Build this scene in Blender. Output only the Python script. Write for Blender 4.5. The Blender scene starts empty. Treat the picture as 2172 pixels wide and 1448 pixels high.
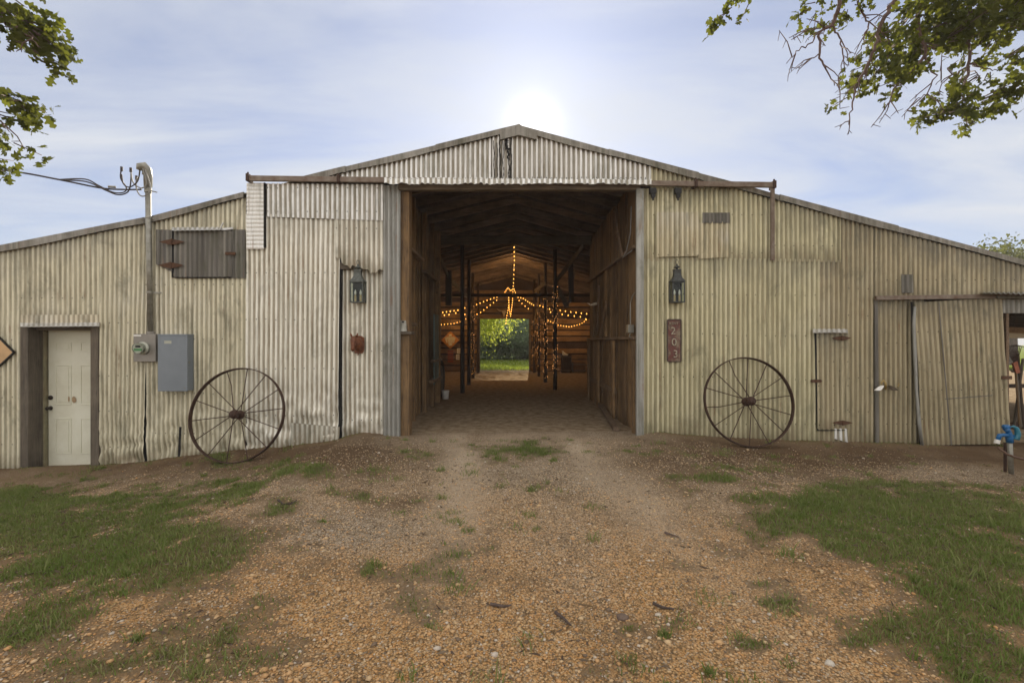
import bpy, math, random
import numpy as np
from mathutils import Vector, Matrix
random.seed(7); rng = np.random.default_rng(7)
SC = bpy.context.scene; COL = SC.collection
R = math.radians
# ------------------------------------------------------------------ camera
F = 965.0; D0 = 6.56; CZ = 1.37
cd = bpy.data.cameras.new('camera'); cam = bpy.data.objects.new('camera', cd); COL.objects.link(cam)
cam.location = (0, -D0, CZ); cam.rotation_euler = (R(90), 0, 0)
cd.sensor_width = 36; cd.lens = 36*F/2172; cd.clip_end = 2000; cd.clip_start = .05
SC.camera = cam
SUN_EL = R(25.3); SUN_AZ = R(2.6)            # azimuth from +Y towards +X
# ------------------------------------------------------------------ world
w = bpy.data.worlds.new("World"); SC.world = w; w.use_nodes = True
nt = w.node_tree; nt.nodes.clear(); N = nt.nodes.new; L = nt.links.new
def nd(t, **k):
    n = N(t)
    for a, b in k.items(): setattr(n, a, b)
    return n
out = nd('ShaderNodeOutputWorld'); bg = nd('ShaderNodeBackground'); bg.inputs[1].default_value = 0.1
sky = nd('ShaderNodeTexSky', sky_type='NISHITA'); sky.sun_disc = False
sky.sun_elevation = SUN_EL; sky.sun_rotation = SUN_AZ; sky.air_density = 1.0; sky.dust_density = .6; sky.ozone_density = 1.5
tc = nd('ShaderNodeTexCoord'); sep = nd('ShaderNodeSeparateXYZ'); L(tc.outputs['Generated'], sep.inputs[0])
def mth(op, a, b=None, clamp=False):
    n = nd('ShaderNodeMath', operation=op); n.use_clamp = clamp
    for i, v in enumerate((a, b)):
        if v is None: continue
        if isinstance(v, (int, float)): n.inputs[i].default_value = v
        else: L(v, n.inputs[i])
    return n.outputs[0]
zz = mth('MAXIMUM', sep.outputs[2], .06)
zz = mth('ADD', zz, .12)
cx = mth('DIVIDE', sep.outputs[0], zz); cy = mth('DIVIDE', sep.outputs[1], zz)
cmb = nd('ShaderNodeCombineXYZ'); L(cx, cmb.inputs[0]); L(cy, cmb.inputs[1])
mp = nd('ShaderNodeMapping'); L(cmb.outputs[0], mp.inputs[0]); mp.inputs['Rotation'].default_value = (0, 0, R(-28)); mp.inputs['Scale'].default_value = (.5, 1.5, 1)
n1 = nd('ShaderNodeTexNoise'); L(mp.outputs[0], n1.inputs['Vector']); n1.inputs['Scale'].default_value = 1.1; n1.inputs['Detail'].default_value = 9; n1.inputs['Roughness'].default_value = .58; n1.inputs['Distortion'].default_value = .5
mr = nd('ShaderNodeMapRange'); L(n1.outputs[0], mr.inputs[0]); mr.inputs[1].default_value = .36; mr.inputs[2].default_value = .66; mr.inputs[3].default_value = .42; mr.inputs[4].default_value = 1.0
# thin cloud is brightest round the sun
vm = nd('ShaderNodeVectorMath', operation='DOT_PRODUCT'); L(tc.outputs['Generated'], vm.inputs[0])
SUN = (math.sin(SUN_AZ)*math.cos(SUN_EL), math.cos(SUN_AZ)*math.cos(SUN_EL), math.sin(SUN_EL))
vm.inputs[1].default_value = SUN
dp = mth('MAXIMUM', vm.outputs['Value'], 0)
halo = mth('MULTIPLY', mth('POWER', dp, 20), .18)
core = mth('ADD', mth('MULTIPLY', mth('POWER', dp, 1300), 4), mth('MULTIPLY', mth('POWER', dp, 170), .55))
glow = mth('ADD', halo, core)
mx = nd('ShaderNodeMix', data_type='RGBA'); L(mr.outputs[0], mx.inputs[0]); L(sky.outputs[0], mx.inputs[6])
skm = nd('ShaderNodeMix', data_type='RGBA', blend_type='MULTIPLY'); skm.inputs[0].default_value = 1; L(sky.outputs[0], skm.inputs[6]); skm.inputs[7].default_value = (.33, .39, .55, 1); L(skm.outputs[2], mx.inputs[6])
# cloud veil brightened overhead and behind the camera, added as fill for the facade 
veil = nd('ShaderNodeMix', data_type='RGBA')
hf = nd('ShaderNodeMapRange'); L(sep.outputs[2], hf.inputs[0]); hf.inputs[1].default_value = .55; hf.inputs[2].default_value = .95
bk_ = nd('ShaderNodeMapRange'); L(sep.outputs[1], bk_.inputs[0]); bk_.inputs[1].default_value = .15; bk_.inputs[2].default_value = -.55
L(mth('MAXIMUM', hf.outputs[0], bk_.outputs[0]), veil.inputs[0]); veil.inputs[6].default_value = (3.7, 3.85, 4.12, 1); veil.inputs[7].default_value = (9.4, 8.8, 8.0, 1)
L(veil.outputs[2], mx.inputs[7])
gl = nd('ShaderNodeMix', data_type='RGBA', blend_type='ADD'); gl.inputs[0].default_value = 1; L(mx.outputs[2], gl.inputs[6])
gc = nd('ShaderNodeMix', data_type='RGBA', blend_type='MULTIPLY'); gc.inputs[0].default_value = 1; gc.inputs[6].default_value = (1, .96, .88, 1); L(glow, gc.inputs[7])
L(gc.outputs[2], gl.inputs[7]); L(gl.outputs[2], bg.inputs[0]); L(bg.outputs[0], out.inputs[0])
sd = bpy.data.lights.new('sun', 'SUN'); sd.energy = 3.6; sd.angle = R(.6); sd.color = (1, .9, .74)
so = bpy.data.objects.new('sun', sd); COL.objects.link(so)
so.rotation_euler = (Vector(SUN)).to_track_quat('Z', 'Y').to_euler()
SC.view_settings.view_transform = 'Standard'; SC.view_settings.look = 'None'
SC.view_settings.exposure = 1.04; SC.view_settings.gamma = 1
# ------------------------------------------------------------------ helpers
def W(px, py, y=0.0):
    d = y + D0
    return Vector(((px-1086)*d/F, y, CZ-(py-724)*d/F))
def X(px, y=0.0): return (px-1086)*(y+D0)/F
def Z(py, y=0.0): return CZ-(py-724)*(y+D0)/F

def _h(ix, iy, s):
    n = (ix.astype(np.int64)*374761393 + iy.astype(np.int64)*668265263 + s*974711) & 0xffffffff
    n = ((n ^ (n >> 13))*1274126177) & 0xffffffff
    return ((n ^ (n >> 16)) & 0xffff)/65535.0
def vnoise(x, y, s=0):
    x = np.asarray(x, float); y = np.asarray(y, float)
    ix = np.floor(x); iy = np.floor(y); fx = x-ix; fy = y-iy
    fx = fx*fx*(3-2*fx); fy = fy*fy*(3-2*fy)
    a = _h(ix, iy, s); b = _h(ix+1, iy, s); c = _h(ix, iy+1, s); d = _h(ix+1, iy+1, s)
    return (a*(1-fx)+b*fx)*(1-fy)+(c*(1-fx)+d*fx)*fy
def fbm(x, y, s=0, o=4):
    x = np.asarray(x, float); y = np.asarray(y, float)
    t = 0; a = .5; tot = 0
    for i in range(o):
        t = t+a*vnoise(x*2**i, y*2**i, s+i*17); tot += a; a *= .5
    return t/tot

class MB:
    def __init__(s): s.v = []; s.f = []; s.m = []; s.cur = 0
    def add(s, vs, fs, m=None):
        b = len(s.v); s.v += [tuple(p) for p in vs]
        s.f += [tuple(i+b for i in f) for f in fs]; s.m += [s.cur if m is None else m]*len(fs)
        return s
    def box(s, lo, hi, m=None):
        x0, y0, z0 = lo; x1, y1, z1 = hi
        return s.add([(x0,y0,z0),(x1,y0,z0),(x1,y1,z0),(x0,y1,z0),(x0,y0,z1),(x1,y0,z1),(x1,y1,z1),(x0,y1,z1)],
              [(0,3,2,1),(4,5,6,7),(0,1,5,4),(1,2,6,5),(2,3,7,6),(3,0,4,7)], m)
    def bar(s, a, b, wd, th, m=None, up=(0,0,1)):
        a = Vector(a); b = Vector(b); d = (b-a).normalized(); u = Vector(up)
        if abs(d.dot(u)) > .95: u = Vector((0,1,0))
        sx = d.cross(u).normalized(); u = sx.cross(d).normalized()
        vs = []
        for p in (a, b):
            for i, j in ((-1,-1),(1,-1),(1,1),(-1,1)): vs.append(p+sx*i*wd/2+u*j*th/2)
        return s.add(vs, [(0,1,2,3),(7,6,5,4),(0,4,5,1),(1,5,6,2),(2,6,7,3),(3,7,4,0)], m)
    def tube(s, pts, r, n=8, m=None, cap=True):
        pts = [Vector(p) for p in pts]; rs = r if isinstance(r, (list, tuple)) else [r]*len(pts)
        vs = []; fs = []; pu = None
        for i, p in enumerate(pts):
            d = (pts[min(i+1, len(pts)-1)]-pts[max(i-1, 0)])
            d = d.normalized() if d.length > 1e-9 else Vector((0,0,1))
            if pu is None: u = d.orthogonal().normalized()
            else:
                u = (pu-d*pu.dot(d)); u = u.normalized() if u.length > 1e-6 else d.orthogonal().normalized()
            pu = u; v2 = d.cross(u)
            for k in range(n):
                a = 2*math.pi*k/n; vs.append(p+(u*math.cos(a)+v2*math.sin(a))*rs[i])
        for i in range(len(pts)-1):
            for k in range(n):
                k2 = (k+1) % n; fs.append((i*n+k, i*n+k2, (i+1)*n+k2, (i+1)*n+k))
        if cap: fs.append(tuple(range(n))[::-1]); fs.append(tuple((len(pts)-1)*n+k for k in range(n)))
        return s.add(vs, fs, m)
    def rings(s, rings, m=None, cap=True):      # list of equal-length point loops
        n = len(rings[0]); vs = [p for r in rings for p in r]; fs = []
        for i in range(len(rings)-1):
            for k in range(n):
                k2 = (k+1) % n; fs.append((i*n+k, i*n+k2, (i+1)*n+k2, (i+1)*n+k))
        if cap: fs.append(tuple(range(n))[::-1]); fs.append(tuple((len(rings)-1)*n+k for k in range(n)))
        return s.add(vs, fs, m)
    def lathe(s, c, prof, n=24, axis='z', m=None):
        c = Vector(c); rr = []
        for r, h in prof:
            ring = []
            for k in range(n):
                a = 2*math.pi*k/n; p = (r*math.cos(a), r*math.sin(a), h)
                if axis == 'y': p = (p[0], p[2], p[1])
                if axis == 'x': p = (p[2], p[0], p[1])
                ring.append(c+Vector(p))
            rr.append(ring)
        return s.rings(rr, m)
    def prism(s, poly, y0, y1, m=None):         # polygon in xz, extruded in y
        n = len(poly); vs = [(p[0], y0, p[1]) for p in poly]+[(p[0], y1, p[1]) for p in poly]
        fs = [tuple(range(n)), tuple(range(2*n-1, n-1, -1))]+[(i, i+n, (i+1) % n+n, (i+1) % n) for i in range(n)]
        return s.add(vs, fs, m)
    def build(s, name, mats, parent=None, smooth=False, bevel=0, attr=None):
        me = bpy.data.meshes.new(name); me.from_pydata(s.v, [], s.f)
        for m in (mats if isinstance(mats, (list, tuple)) else [mats]): me.materials.append(m)
        me.polygons.foreach_set('material_index', s.m)
        if smooth: me.polygons.foreach_set('use_smooth', [True]*len(s.f))
        me.update(); o = bpy.data.objects.new(name, me); COL.objects.link(o)
        if parent: o.parent = parent
        if bevel:
            b = o.modifiers.new('bevel', 'BEVEL'); b.width = bevel; b.segments = 2; b.limit_method = 'ANGLE'; b.angle_limit = R(40)
        return o
def np_mesh(name, V, Fc, mat, parent=None, smooth=False, attrs=None):
    """V (n,3), Fc list of (k,m) int arrays"""
    me = bpy.data.meshes.new(name); me.vertices.add(len(V)); me.vertices.foreach_set('co', np.ascontiguousarray(V, np.float32).ravel())
    tot = sum(f.size for f in Fc); np_ = sum(len(f) for f in Fc)
    me.loops.add(tot); me.loops.foreach_set('vertex_index', np.concatenate([f.ravel() for f in Fc]).astype(np.int32))
    me.polygons.add(np_); ls = []; o = 0
    for f in Fc:
        ls.append(o+np.arange(len(f))*f.shape[1]); o += f.size
    me.polygons.foreach_set('loop_start', np.concatenate(ls).astype(np.int32))
    if smooth: me.polygons.foreach_set('use_smooth', np.ones(np_, bool))
    for k, a in (attrs or {}).items():
        at = me.attributes.new(k, 'FLOAT_COLOR', 'POINT'); at.data.foreach_set('color', np.ascontiguousarray(a, np.float32).ravel())
    me.materials.append(mat); me.update(calc_edges=True); me.validate()
    ob = bpy.data.objects.new(name, me); COL.objects.link(ob)
    if parent: ob.parent = parent
    return ob
def tag(o, label=None, cat=None, group=None, kind=None):
    if label: o['label'] = label
    if cat: o['category'] = cat
    if group: o['group'] = group
    if kind: o['kind'] = kind
    return o
def empty(name, label, cat, group=None, loc=(0,0,0)):
    o = bpy.data.objects.new(name, None); COL.objects.link(o); o.location = loc; o.empty_display_size = .1
    return tag(o, label, cat, group)
def shift(o, root):      # children built in world coords under a root placed at its base
    o.matrix_parent_inverse = Matrix.Translation(-root.location)
    return o
def copy_tree(o, parent=None):
    c = o.copy(); COL.objects.link(c)
    if parent: c.parent = parent
    for ch in list(o.children): copy_tree(ch, c)
    return c
# ------------------------------------------------------------------ materials
class NM:
    def __init__(s, name):
        s.m = bpy.data.materials.new(name); s.m.use_nodes = True; s.t = s.m.node_tree; s.t.nodes.clear()
        s.out = s.n('ShaderNodeOutputMaterial'); s.b = s.n('ShaderNodeBsdfPrincipled'); s.l(s.b.outputs[0], s.out.inputs[0])
        s.tc = s.n('ShaderNodeTexCoord')
    def n(s, t, **k):
        x = s.t.nodes.new(t)
        for a, b in k.items(): setattr(x, a, b)
        return x
    def l(s, a, b): s.t.links.new(a, b)
    def noise(s, scale, vec=(1,1,1), detail=5, rough=.55, dist=0, kind='ShaderNodeTexNoise'):
        mp = s.n('ShaderNodeMapping'); s.l(s.tc.outputs['Object'], mp.inputs[0]); mp.inputs['Scale'].default_value = vec
        x = s.n('ShaderNodeTexNoise'); s.l(mp.outputs[0], x.inputs['Vector']); x.inputs['Scale'].default_value = scale
        x.inputs['Detail'].default_value = detail; x.inputs['Roughness'].default_value = rough; x.inputs['Distortion'].default_value = dist
        return x.outputs[0]
    def vor(s, scale, vec=(1,1,1), feature='F1'):
        mp = s.n('ShaderNodeMapping'); s.l(s.tc.outputs['Object'], mp.inputs[0]); mp.inputs['Scale'].default_value = vec
        x = s.n('ShaderNodeTexVoronoi', feature=feature); s.l(mp.outputs[0], x.inputs['Vector']); x.inputs['Scale'].default_value = scale
        return x
    def rng(s, v, a, b, c=0, d=1):
        x = s.n('ShaderNodeMapRange'); s.l(v, x.inputs[0])
        for i, q in enumerate((a, b, c, d)): x.inputs[i+1].default_value = q
        return x.outputs[0]
    def mix(s, f, a, b, mode='MIX'):
        x = s.n('ShaderNodeMix', data_type='RGBA', blend_type=mode)
        for i, v in ((0, f), (6, a), (7, b)):
            if isinstance(v, (int, float)): x.inputs[i].default_value = v
            elif isinstance(v, tuple): x.inputs[i].default_value = v if len(v) == 4 else (*v, 1)
            else: s.l(v, x.inputs[i])
        return x.outputs[2]
    def mth(s, op, a, b=None):
        x = s.n('ShaderNodeMath', operation=op)
        for i, v in enumerate((a, b)):
            if v is None: continue
            if isinstance(v, (int, float)): x.inputs[i].default_value = v
            else: s.l(v, x.inputs[i])
        return x.outputs[0]
    def attr(s, name):
        x = s.n('ShaderNodeAttribute'); x.attribute_name = name; return x
    def col(s, c):
        if isinstance(c, tuple): s.b.inputs['Base Color'].default_value = (*c, 1)
        else: s.l(c, s.b.inputs['Base Color'])
        return s
    def set(s, rough=None, metal=None, spec=None):
        for k, v in (('Roughness', rough), ('Metallic', metal), ('Specular IOR Level', spec)):
            if v is None: continue
            if isinstance(v, (int, float)): s.b.inputs[k].default_value = v
            else: s.l(v, s.b.inputs[k])
        return s
    def bump(s, h, strength=.3, dist=.01):
        x = s.n('ShaderNodeBump'); s.l(h, x.inputs['Height']); x.inputs['Strength'].default_value = strength; x.inputs['Distance'].default_value = dist
        s.l(x.outputs[0], s.b.inputs['Normal']); return s

def sheet_mat(name, c1, c2, dirt_shade=(.16,.13,.08), grime=(.10,.10,.06), metal=.25, rough=.45, worn=(.66,.65,.6), rib_contrast=.6, grimeamt=.6, rustamt=.35, topgrime=.7):
    m = NM(name)
    streak = m.noise(14, (1,1,.035), 4, .6); streak2 = m.noise(45, (1,1,.02), 3, .6); blotch = m.noise(1.1, (1,1,.8), 6, .6, .4)
    fine = m.noise(60, (1,1,.5), 4, .7); mid = m.noise(6, (1,1,.4), 5, .65, .3)
    base = m.mix(m.rng(streak, .3, .7), c1, c2)
    base = m.mix(m.rng(blotch, .52, .72, 0, .55), base, worn)
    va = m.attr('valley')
    base = m.mix(m.mth('MULTIPLY', m.rng(va.outputs['Fac'], .3, .66), m.rng(mid, .2, .7, rib_contrast*.5, rib_contrast)), base, dirt_shade)  # valley dirt colour, deepened to carry the ribs' light and shade
    base = m.mix(m.mth('MULTIPLY', m.rng(streak2, .5, .75, 0, 1), m.rng(blotch, .62, .3, 0, grimeamt)), base, grime)
    base = m.mix(m.rng(m.noise(3.1, (1,1,.5), 8, .7, .8), .53, .74, 0, grimeamt*.9), base, grime)
    base = m.mix(m.rng(m.noise(11, (1,1,.09), 6, .7, .3), .52, .68, 0, grimeamt*.7), base, grime)
    base = m.mix(m.mth('MULTIPLY', m.rng(m.noise(8, (1,1,.25), 6, .75, .3), .64, .74, 0, rustamt), m.rng(fine, .35, .6)), base, (.17,.075,.03))
    base = m.mix(m.rng(fine, .35, .7, .0, .22), base, m.mix(1.0, base, (.6,.58,.52), 'MULTIPLY'))
    pre_ = base
    ae = m.attr('edge'); se = m.n('ShaderNodeSeparateColor'); m.l(ae.outputs['Color'], se.inputs[0]); en = m.noise(2.6, (1,1,.6), 6, .7, .5)
    tg = m.mth('MULTIPLY', m.rng(m.mth('ADD', se.outputs[0], m.mth('MULTIPLY', m.rng(en, .3, .7), .5)), .22, .62, 1, 0), m.rng(streak, .3, .62, .35, 1)); base = m.mix(m.mth('MULTIPLY', tg, topgrime), base, (.13,.125,.10))
    bg_ = m.rng(m.mth('ADD', se.outputs[1], m.mth('MULTIPLY', m.rng(en, .3, .7), .30)), .16, .40, 1, 0)
    if topgrime == 0: base = pre_
    else: base = m.mix(m.mth('MULTIPLY', bg_, .62), base, m.mix(m.rng(mid, .35, .65), (.26,.185,.11), (.15,.15,.085)))
    run = m.mth('MULTIPLY', m.rng(m.noise(26, (1,1,.03), 3, .5), .60, .68), m.rng(m.noise(2.2, (1,1,1.4), 4, .6), .50, .64)); base = m.mix(m.mth('MULTIPLY', run, .5), base, (.23,.115,.05))
    sx_ = m.n('ShaderNodeSeparateXYZ'); m.l(m.tc.outputs['Object'], sx_.inputs[0])
    oi = m.n('ShaderNodeObjectInfo'); q = m.mth('ADD', m.mth('DIVIDE', sx_.outputs[0], .62), m.mth('MULTIPLY', oi.outputs['Random'], 7)); wn = m.n('ShaderNodeTexWhiteNoise', noise_dimensions='1D'); m.l(m.mth('FLOOR', q), wn.inputs['W'])
    base = m.mix(m.rng(wn.outputs['Value'], 0, 1, 0, .42), base, m.mix(1.0, base, (.66,.62,.56), 'MULTIPLY'))
    m.col(base).set(rough=m.rng(blotch, .3, .7, rough+.12, rough-.1), metal=metal)
    h = m.mth('ADD', m.mth('MULTIPLY', fine, .3), m.mth('MULTIPLY', mid, 1.2)); m.bump(h, .6, .008)
    return m.m
M = {}
M['left'] = sheet_mat('cream_sheet', (.86,.82,.64), (.75,.70,.52), dirt_shade=(.25,.215,.13), rib_contrast=.75, topgrime=.55, grimeamt=.7, worn=(.72,.69,.6))
M['mid'] = sheet_mat('pale_sheet', (.95,.93,.83), (.86,.83,.70), dirt_shade=(.26,.205,.13), rib_contrast=.9, topgrime=.3, worn=(.78,.76,.7), grimeamt=.45)
M['silver'] = sheet_mat('silver_sheet', (.95,.95,.93), (.84,.84,.8), dirt_shade=(.24,.2,.13), metal=.3, rough=.38, rib_contrast=1.0, grimeamt=.5, topgrime=0)
M['olive'] = sheet_mat('olive_sheet', (.76,.715,.48), (.63,.58,.37), dirt_shade=(.22,.19,.10), rib_contrast=.75, topgrime=.5, grimeamt=.7, worn=(.62,.57,.42))  # olive sheets right of the doorway; tree shade partly put into their colour
M['olive2'] = sheet_mat('dull_olive_sheet', (.57,.50,.33), (.45,.39,.25), dirt_shade=(.17,.13,.065), rib_contrast=.75, worn=(.5,.46,.33), grimeamt=.75)
M['grey'] = sheet_mat('grey_galvanised_sheet', (.46,.46,.43), (.24,.24,.22), dirt_shade=(.12,.11,.09), metal=.35, rough=.5, worn=(.45,.45,.42), grimeamt=.8, topgrime=0)
M['dark'] = sheet_mat('blackened_sheet', (.30,.285,.25), (.11,.10,.09), dirt_shade=(.05,.045,.04), metal=.2, rough=.6, worn=(.3,.29,.25), grimeamt=.8, rustamt=.7, topgrime=0)
M['trim'] = sheet_mat('weathered_trim', (.33,.31,.27), (.14,.125,.10), dirt_shade=(.15,.13,.09), metal=.3, rough=.5, worn=(.44,.43,.4), grimeamt=1, topgrime=0)
M['white_edge'] = sheet_mat('bright_flashing', (.78,.79,.8), (.66,.66,.64), metal=.4, rough=.4, grimeamt=.4, topgrime=0)
M['left_plain'] = sheet_mat('cream_patch', (.82,.76,.60), (.70,.63,.47), dirt_shade=(.25,.205,.13), rib_contrast=.75, grimeamt=.75, topgrime=0)
M['olive_plain'] = sheet_mat('olive_patch', (.74,.67,.46), (.60,.53,.35), dirt_shade=(.23,.185,.105), rib_contrast=.75, grimeamt=.75, topgrime=0)
def wood_mat(name, c1, c2, axis='z', rough=.8, dark=(.03,.02,.012)):
    m = NM(name); vec = {'z': (1,1,.06), 'y': (1,.06,1), 'x': (.06,1,1)}[axis]
    g = m.noise(22, vec, 6, .65, .6); b = m.noise(2.2, (1,1,1), 4, .6); k = m.noise(70, vec, 3, .6)
    base = m.mix(m.rng(g, .3, .7), c1, c2); base = m.mix(m.rng(b, .4, .75, 0, .6), base, dark)
    base = m.mix(m.rng(k, .55, .7, 0, .7), base, dark); vr = m.vor(2.7, {'z': (1,1,.5), 'y': (1,.5,1), 'x': (.5,1,1)}[axis])
    base = m.mix(m.rng(vr.outputs['Distance'], .05, .02, 0, .8), base, dark)
    oi = m.n('ShaderNodeObjectInfo'); base = m.mix(m.rng(oi.outputs['Random'], 0, 1, 0, .75), base, m.mix(1.0, base, (.38,.38,.4), 'MULTIPLY'))
    m.col(base).set(rough=rough).bump(m.mth('ADD', g, k), .7, .008); return m.m
M['wood'] = wood_mat('brown_boards', (.40,.245,.105), (.17,.10,.045), 'z')
M['wood_y'] = wood_mat('brown_beam', (.36,.24,.14), (.2,.13,.075), 'y')
M['wood_x'] = wood_mat('log_boards', (.55,.36,.18), (.32,.19,.09), 'x')
M['roofwood'] = wood_mat('dark_roof_boards', (.21,.145,.125), (.11,.075,.062), 'y')
M['batten'] = wood_mat('roof_batten', (.38,.28,.21), (.2,.15,.11), 'x')
M['greywood'] = wood_mat('grey_weathered_wood', (.30,.245,.175), (.15,.12,.085), 'z')
M['greywood_x'] = wood_mat('grey_weathered_wood_level', (.26,.21,.15), (.15,.115,.08), 'x')
M['postwood'] = wood_mat('black_brown_post', (.10,.065,.042), (.045,.03,.02), 'z')
M['tealboard'] = wood_mat('green_grey_board', (.14,.18,.16), (.08,.11,.10), 'z')
def simple(name, c, rough=.5, metal=0, var=.25, scale=20, c2=None, bump=.15):
    m = NM(name); n = m.noise(scale, (1,1,1), 6, .65); k = c2 or tuple(x*(1-var*1.6) for x in c)
    m.col(m.mix(m.rng(n, .35, .7), c, k)).set(rough=rough, metal=metal).bump(n, bump, .004); return m.m
M['rust'] = simple('rusty_iron', (.075,.035,.02), .75, .2, scale=30, c2=(.035,.02,.014), bump=.5)
M['rust_red'] = simple('orange_rust', (.12,.055,.025), .8, .1, scale=18, c2=(.06,.028,.014), bump=.5)
M['rail'] = simple('rusty_galvanised_rail', (.25,.21,.17), .6, .3, scale=9, c2=(.13,.075,.045), bump=.4)
M['black'] = simple('black_iron', (.018,.017,.016), .5, .3)
M['gap'] = simple('dark_gap', (.012,.011,.01), .9)
M['box_grey'] = simple('grey_enamel_box', (.21,.24,.27), .38, .15, var=.08, scale=4, bump=.04)
M['meter_box'] = simple('taupe_meter_box', (.27,.25,.22), .45, .2, var=.12, scale=6, bump=.05)
M['meter_ring'] = simple('meter_ring', (.45,.46,.38), .4, .3, var=.1)
M['green'] = simple('meter_green_plate', (.10,.30,.12), .5)
M['conduit'] = simple('galvanised_pipe', (.33,.32,.28), .42, .5, scale=12, c2=(.2,.19,.15))
M['cable'] = simple('dark_cable', (.045,.032,.03), .6)
M['cable_grey'] = simple('grey_cable', (.3,.29,.27), .6)
M['door'] = simple('cream_painted_door', (.74,.73,.6), .5, 0, var=.1, scale=3, c2=(.62,.60,.46), bump=.05)
M['stain'] = simple('brown_stain', (.42,.29,.16), .7)
M['bronze'] = simple('dark_bronze_knob', (.05,.04,.03), .35, .7)
M['lantern'] = simple('verdigris_lantern_metal', (.13,.14,.125), .5, .4, scale=25, c2=(.05,.052,.045))
M['lantern_dark'] = simple('aged_black_lantern_metal', (.075,.08,.075), .5, .5, scale=25, c2=(.035,.035,.033))
M['candle'] = simple('cream_candle_sleeve', (.55,.42,.22), .6)
M['tan_sign'] = simple('tan_sign_board', (.62,.40,.2), .6, 0, var=.15, scale=5)
M['blue'] = simple('blue_hydrant_paint', (.01,.13,.34), .35, 0, var=.3, scale=40)
M['blue2'] = simple('faded_blue_handle', (.03,.19,.27), .4, 0, var=.3)
M['white'] = simple('white_paint', (.8,.78,.72), .5, 0, var=.1)
M['brass'] = simple('brass_fitting', (.5,.36,.14), .4, .6)
M['hose'] = simple('brown_hose', (.13,.065,.035), .5)
M['orange'] = simple('orange_plastic', (.42,.12,.05), .5)
M['horse'] = simple('rusty_brown_cast_iron', (.21,.075,.03), .5, .25, scale=35, c2=(.09,.03,.015), bump=.5)
M['bone'] = simple('bleached_bone', (.75,.65,.5), .7)
M['tyre'] = simple('black_rubber', (.015,.014,.013), .8)
M['red_letter'] = simple('faded_red_paint', (.4,.09,.03), .7)
def glass_mat(name, c=(.9,.95,.9), rough=.02):
    m = NM(name); m.col(c).set(rough=rough); m.b.inputs['Transmission Weight'].default_value = 1; m.b.inputs['IOR'].default_value = 1.22; return m.m
M['glass'] = glass_mat('clear_glass')
def plate_mat():
    m = NM('worn_red_plate'); n = m.noise(28, (1,1,1), 6, .7); n2 = m.noise(9, (1,1,.7), 4, .6)
    b = m.mix(m.rng(n2, .5, .68), (.13,.04,.03), (.25,.2,.13)); b = m.mix(m.rng(n, .5, .6), b, (.10,.065,.05))
    m.col(b).set(rough=.6, metal=.1).bump(n, .4, .003); return m.m
M['plate'] = plate_mat()
M['plate_edge'] = simple('brown_plate_edge', (.09,.065,.05), .7, .2, scale=40, c2=(.05,.035,.03))
M['plate_num'] = simple('cream_number_paint', (.55,.5,.36), .6, 0, scale=90, c2=(.12,.09,.07))
def emis(name, c, s):
    m = NM(name); m.col((c[0]*.5, c[1]*.5, c[2]*.5)); m.b.inputs['Emission Color'].default_value = (*c, 1); m.b.inputs['Emission Strength'].default_value = s; return m.m
M['bulb'] = emis('amber_bulb', (1, .42, .07), 1.8)
M['mini'] = emis('amber_mini_light', (1, .42, .12), 1.9)
def leaf_mat(name, c1, c2, trans=(.35,.42,.05), tw=.5, rough=.5):
    m = NM(name); a = m.attr('tint'); n = m.noise(.9, (1,1,1), 3, .5)
    base = m.mix(a.outputs['Fac'], c1, c2); base = m.mix(m.rng(n, .35, .65, 0, .5), base, c1)
    m.col(base).set(rough=rough, spec=.15)
    tr = m.n('ShaderNodeBsdfTranslucent'); m.l(m.mix(a.outputs['Fac'], trans, tuple(x*.6 for x in trans)), tr.inputs[0])
    mx = m.n('ShaderNodeMixShader'); mx.inputs[0].default_value = tw; m.l(m.b.outputs[0], mx.inputs[1]); m.l(tr.outputs[0], mx.inputs[2]); m.l(mx.outputs[0], m.out.inputs[0])
    return m.m
M['oakleaf'] = leaf_mat('oak_leaf', (.045,.065,.012), (.095,.105,.02), (.19,.205,.025), .45, .75)
M['fieldleaf'] = leaf_mat('field_tree_leaf', (.12,.18,.03), (.2,.25,.05), (.75,.8,.12), .72)
M['woodleaf'] = leaf_mat('distant_wood_leaf', (.16,.21,.17), (.23,.28,.22), (.5,.62,.4), .6)  # distance haze put into the leaf colour, paler and bluer
M['grass'] = leaf_mat('grass_blade', (.105,.165,.032), (.38,.35,.16), (.24,.32,.06), .35, .6)
M['lawn'] = leaf_mat('lawn_blade', (.10,.17,.02), (.22,.24,.04), (.4,.45,.05), .5, .6)
M['bark'] = wood_mat('oak_bark', (.16,.11,.085), (.09,.06,.05), 'z')
M['twig'] = simple('reddish_twig', (.14,.085,.07), .8, 0, scale=30)

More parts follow.
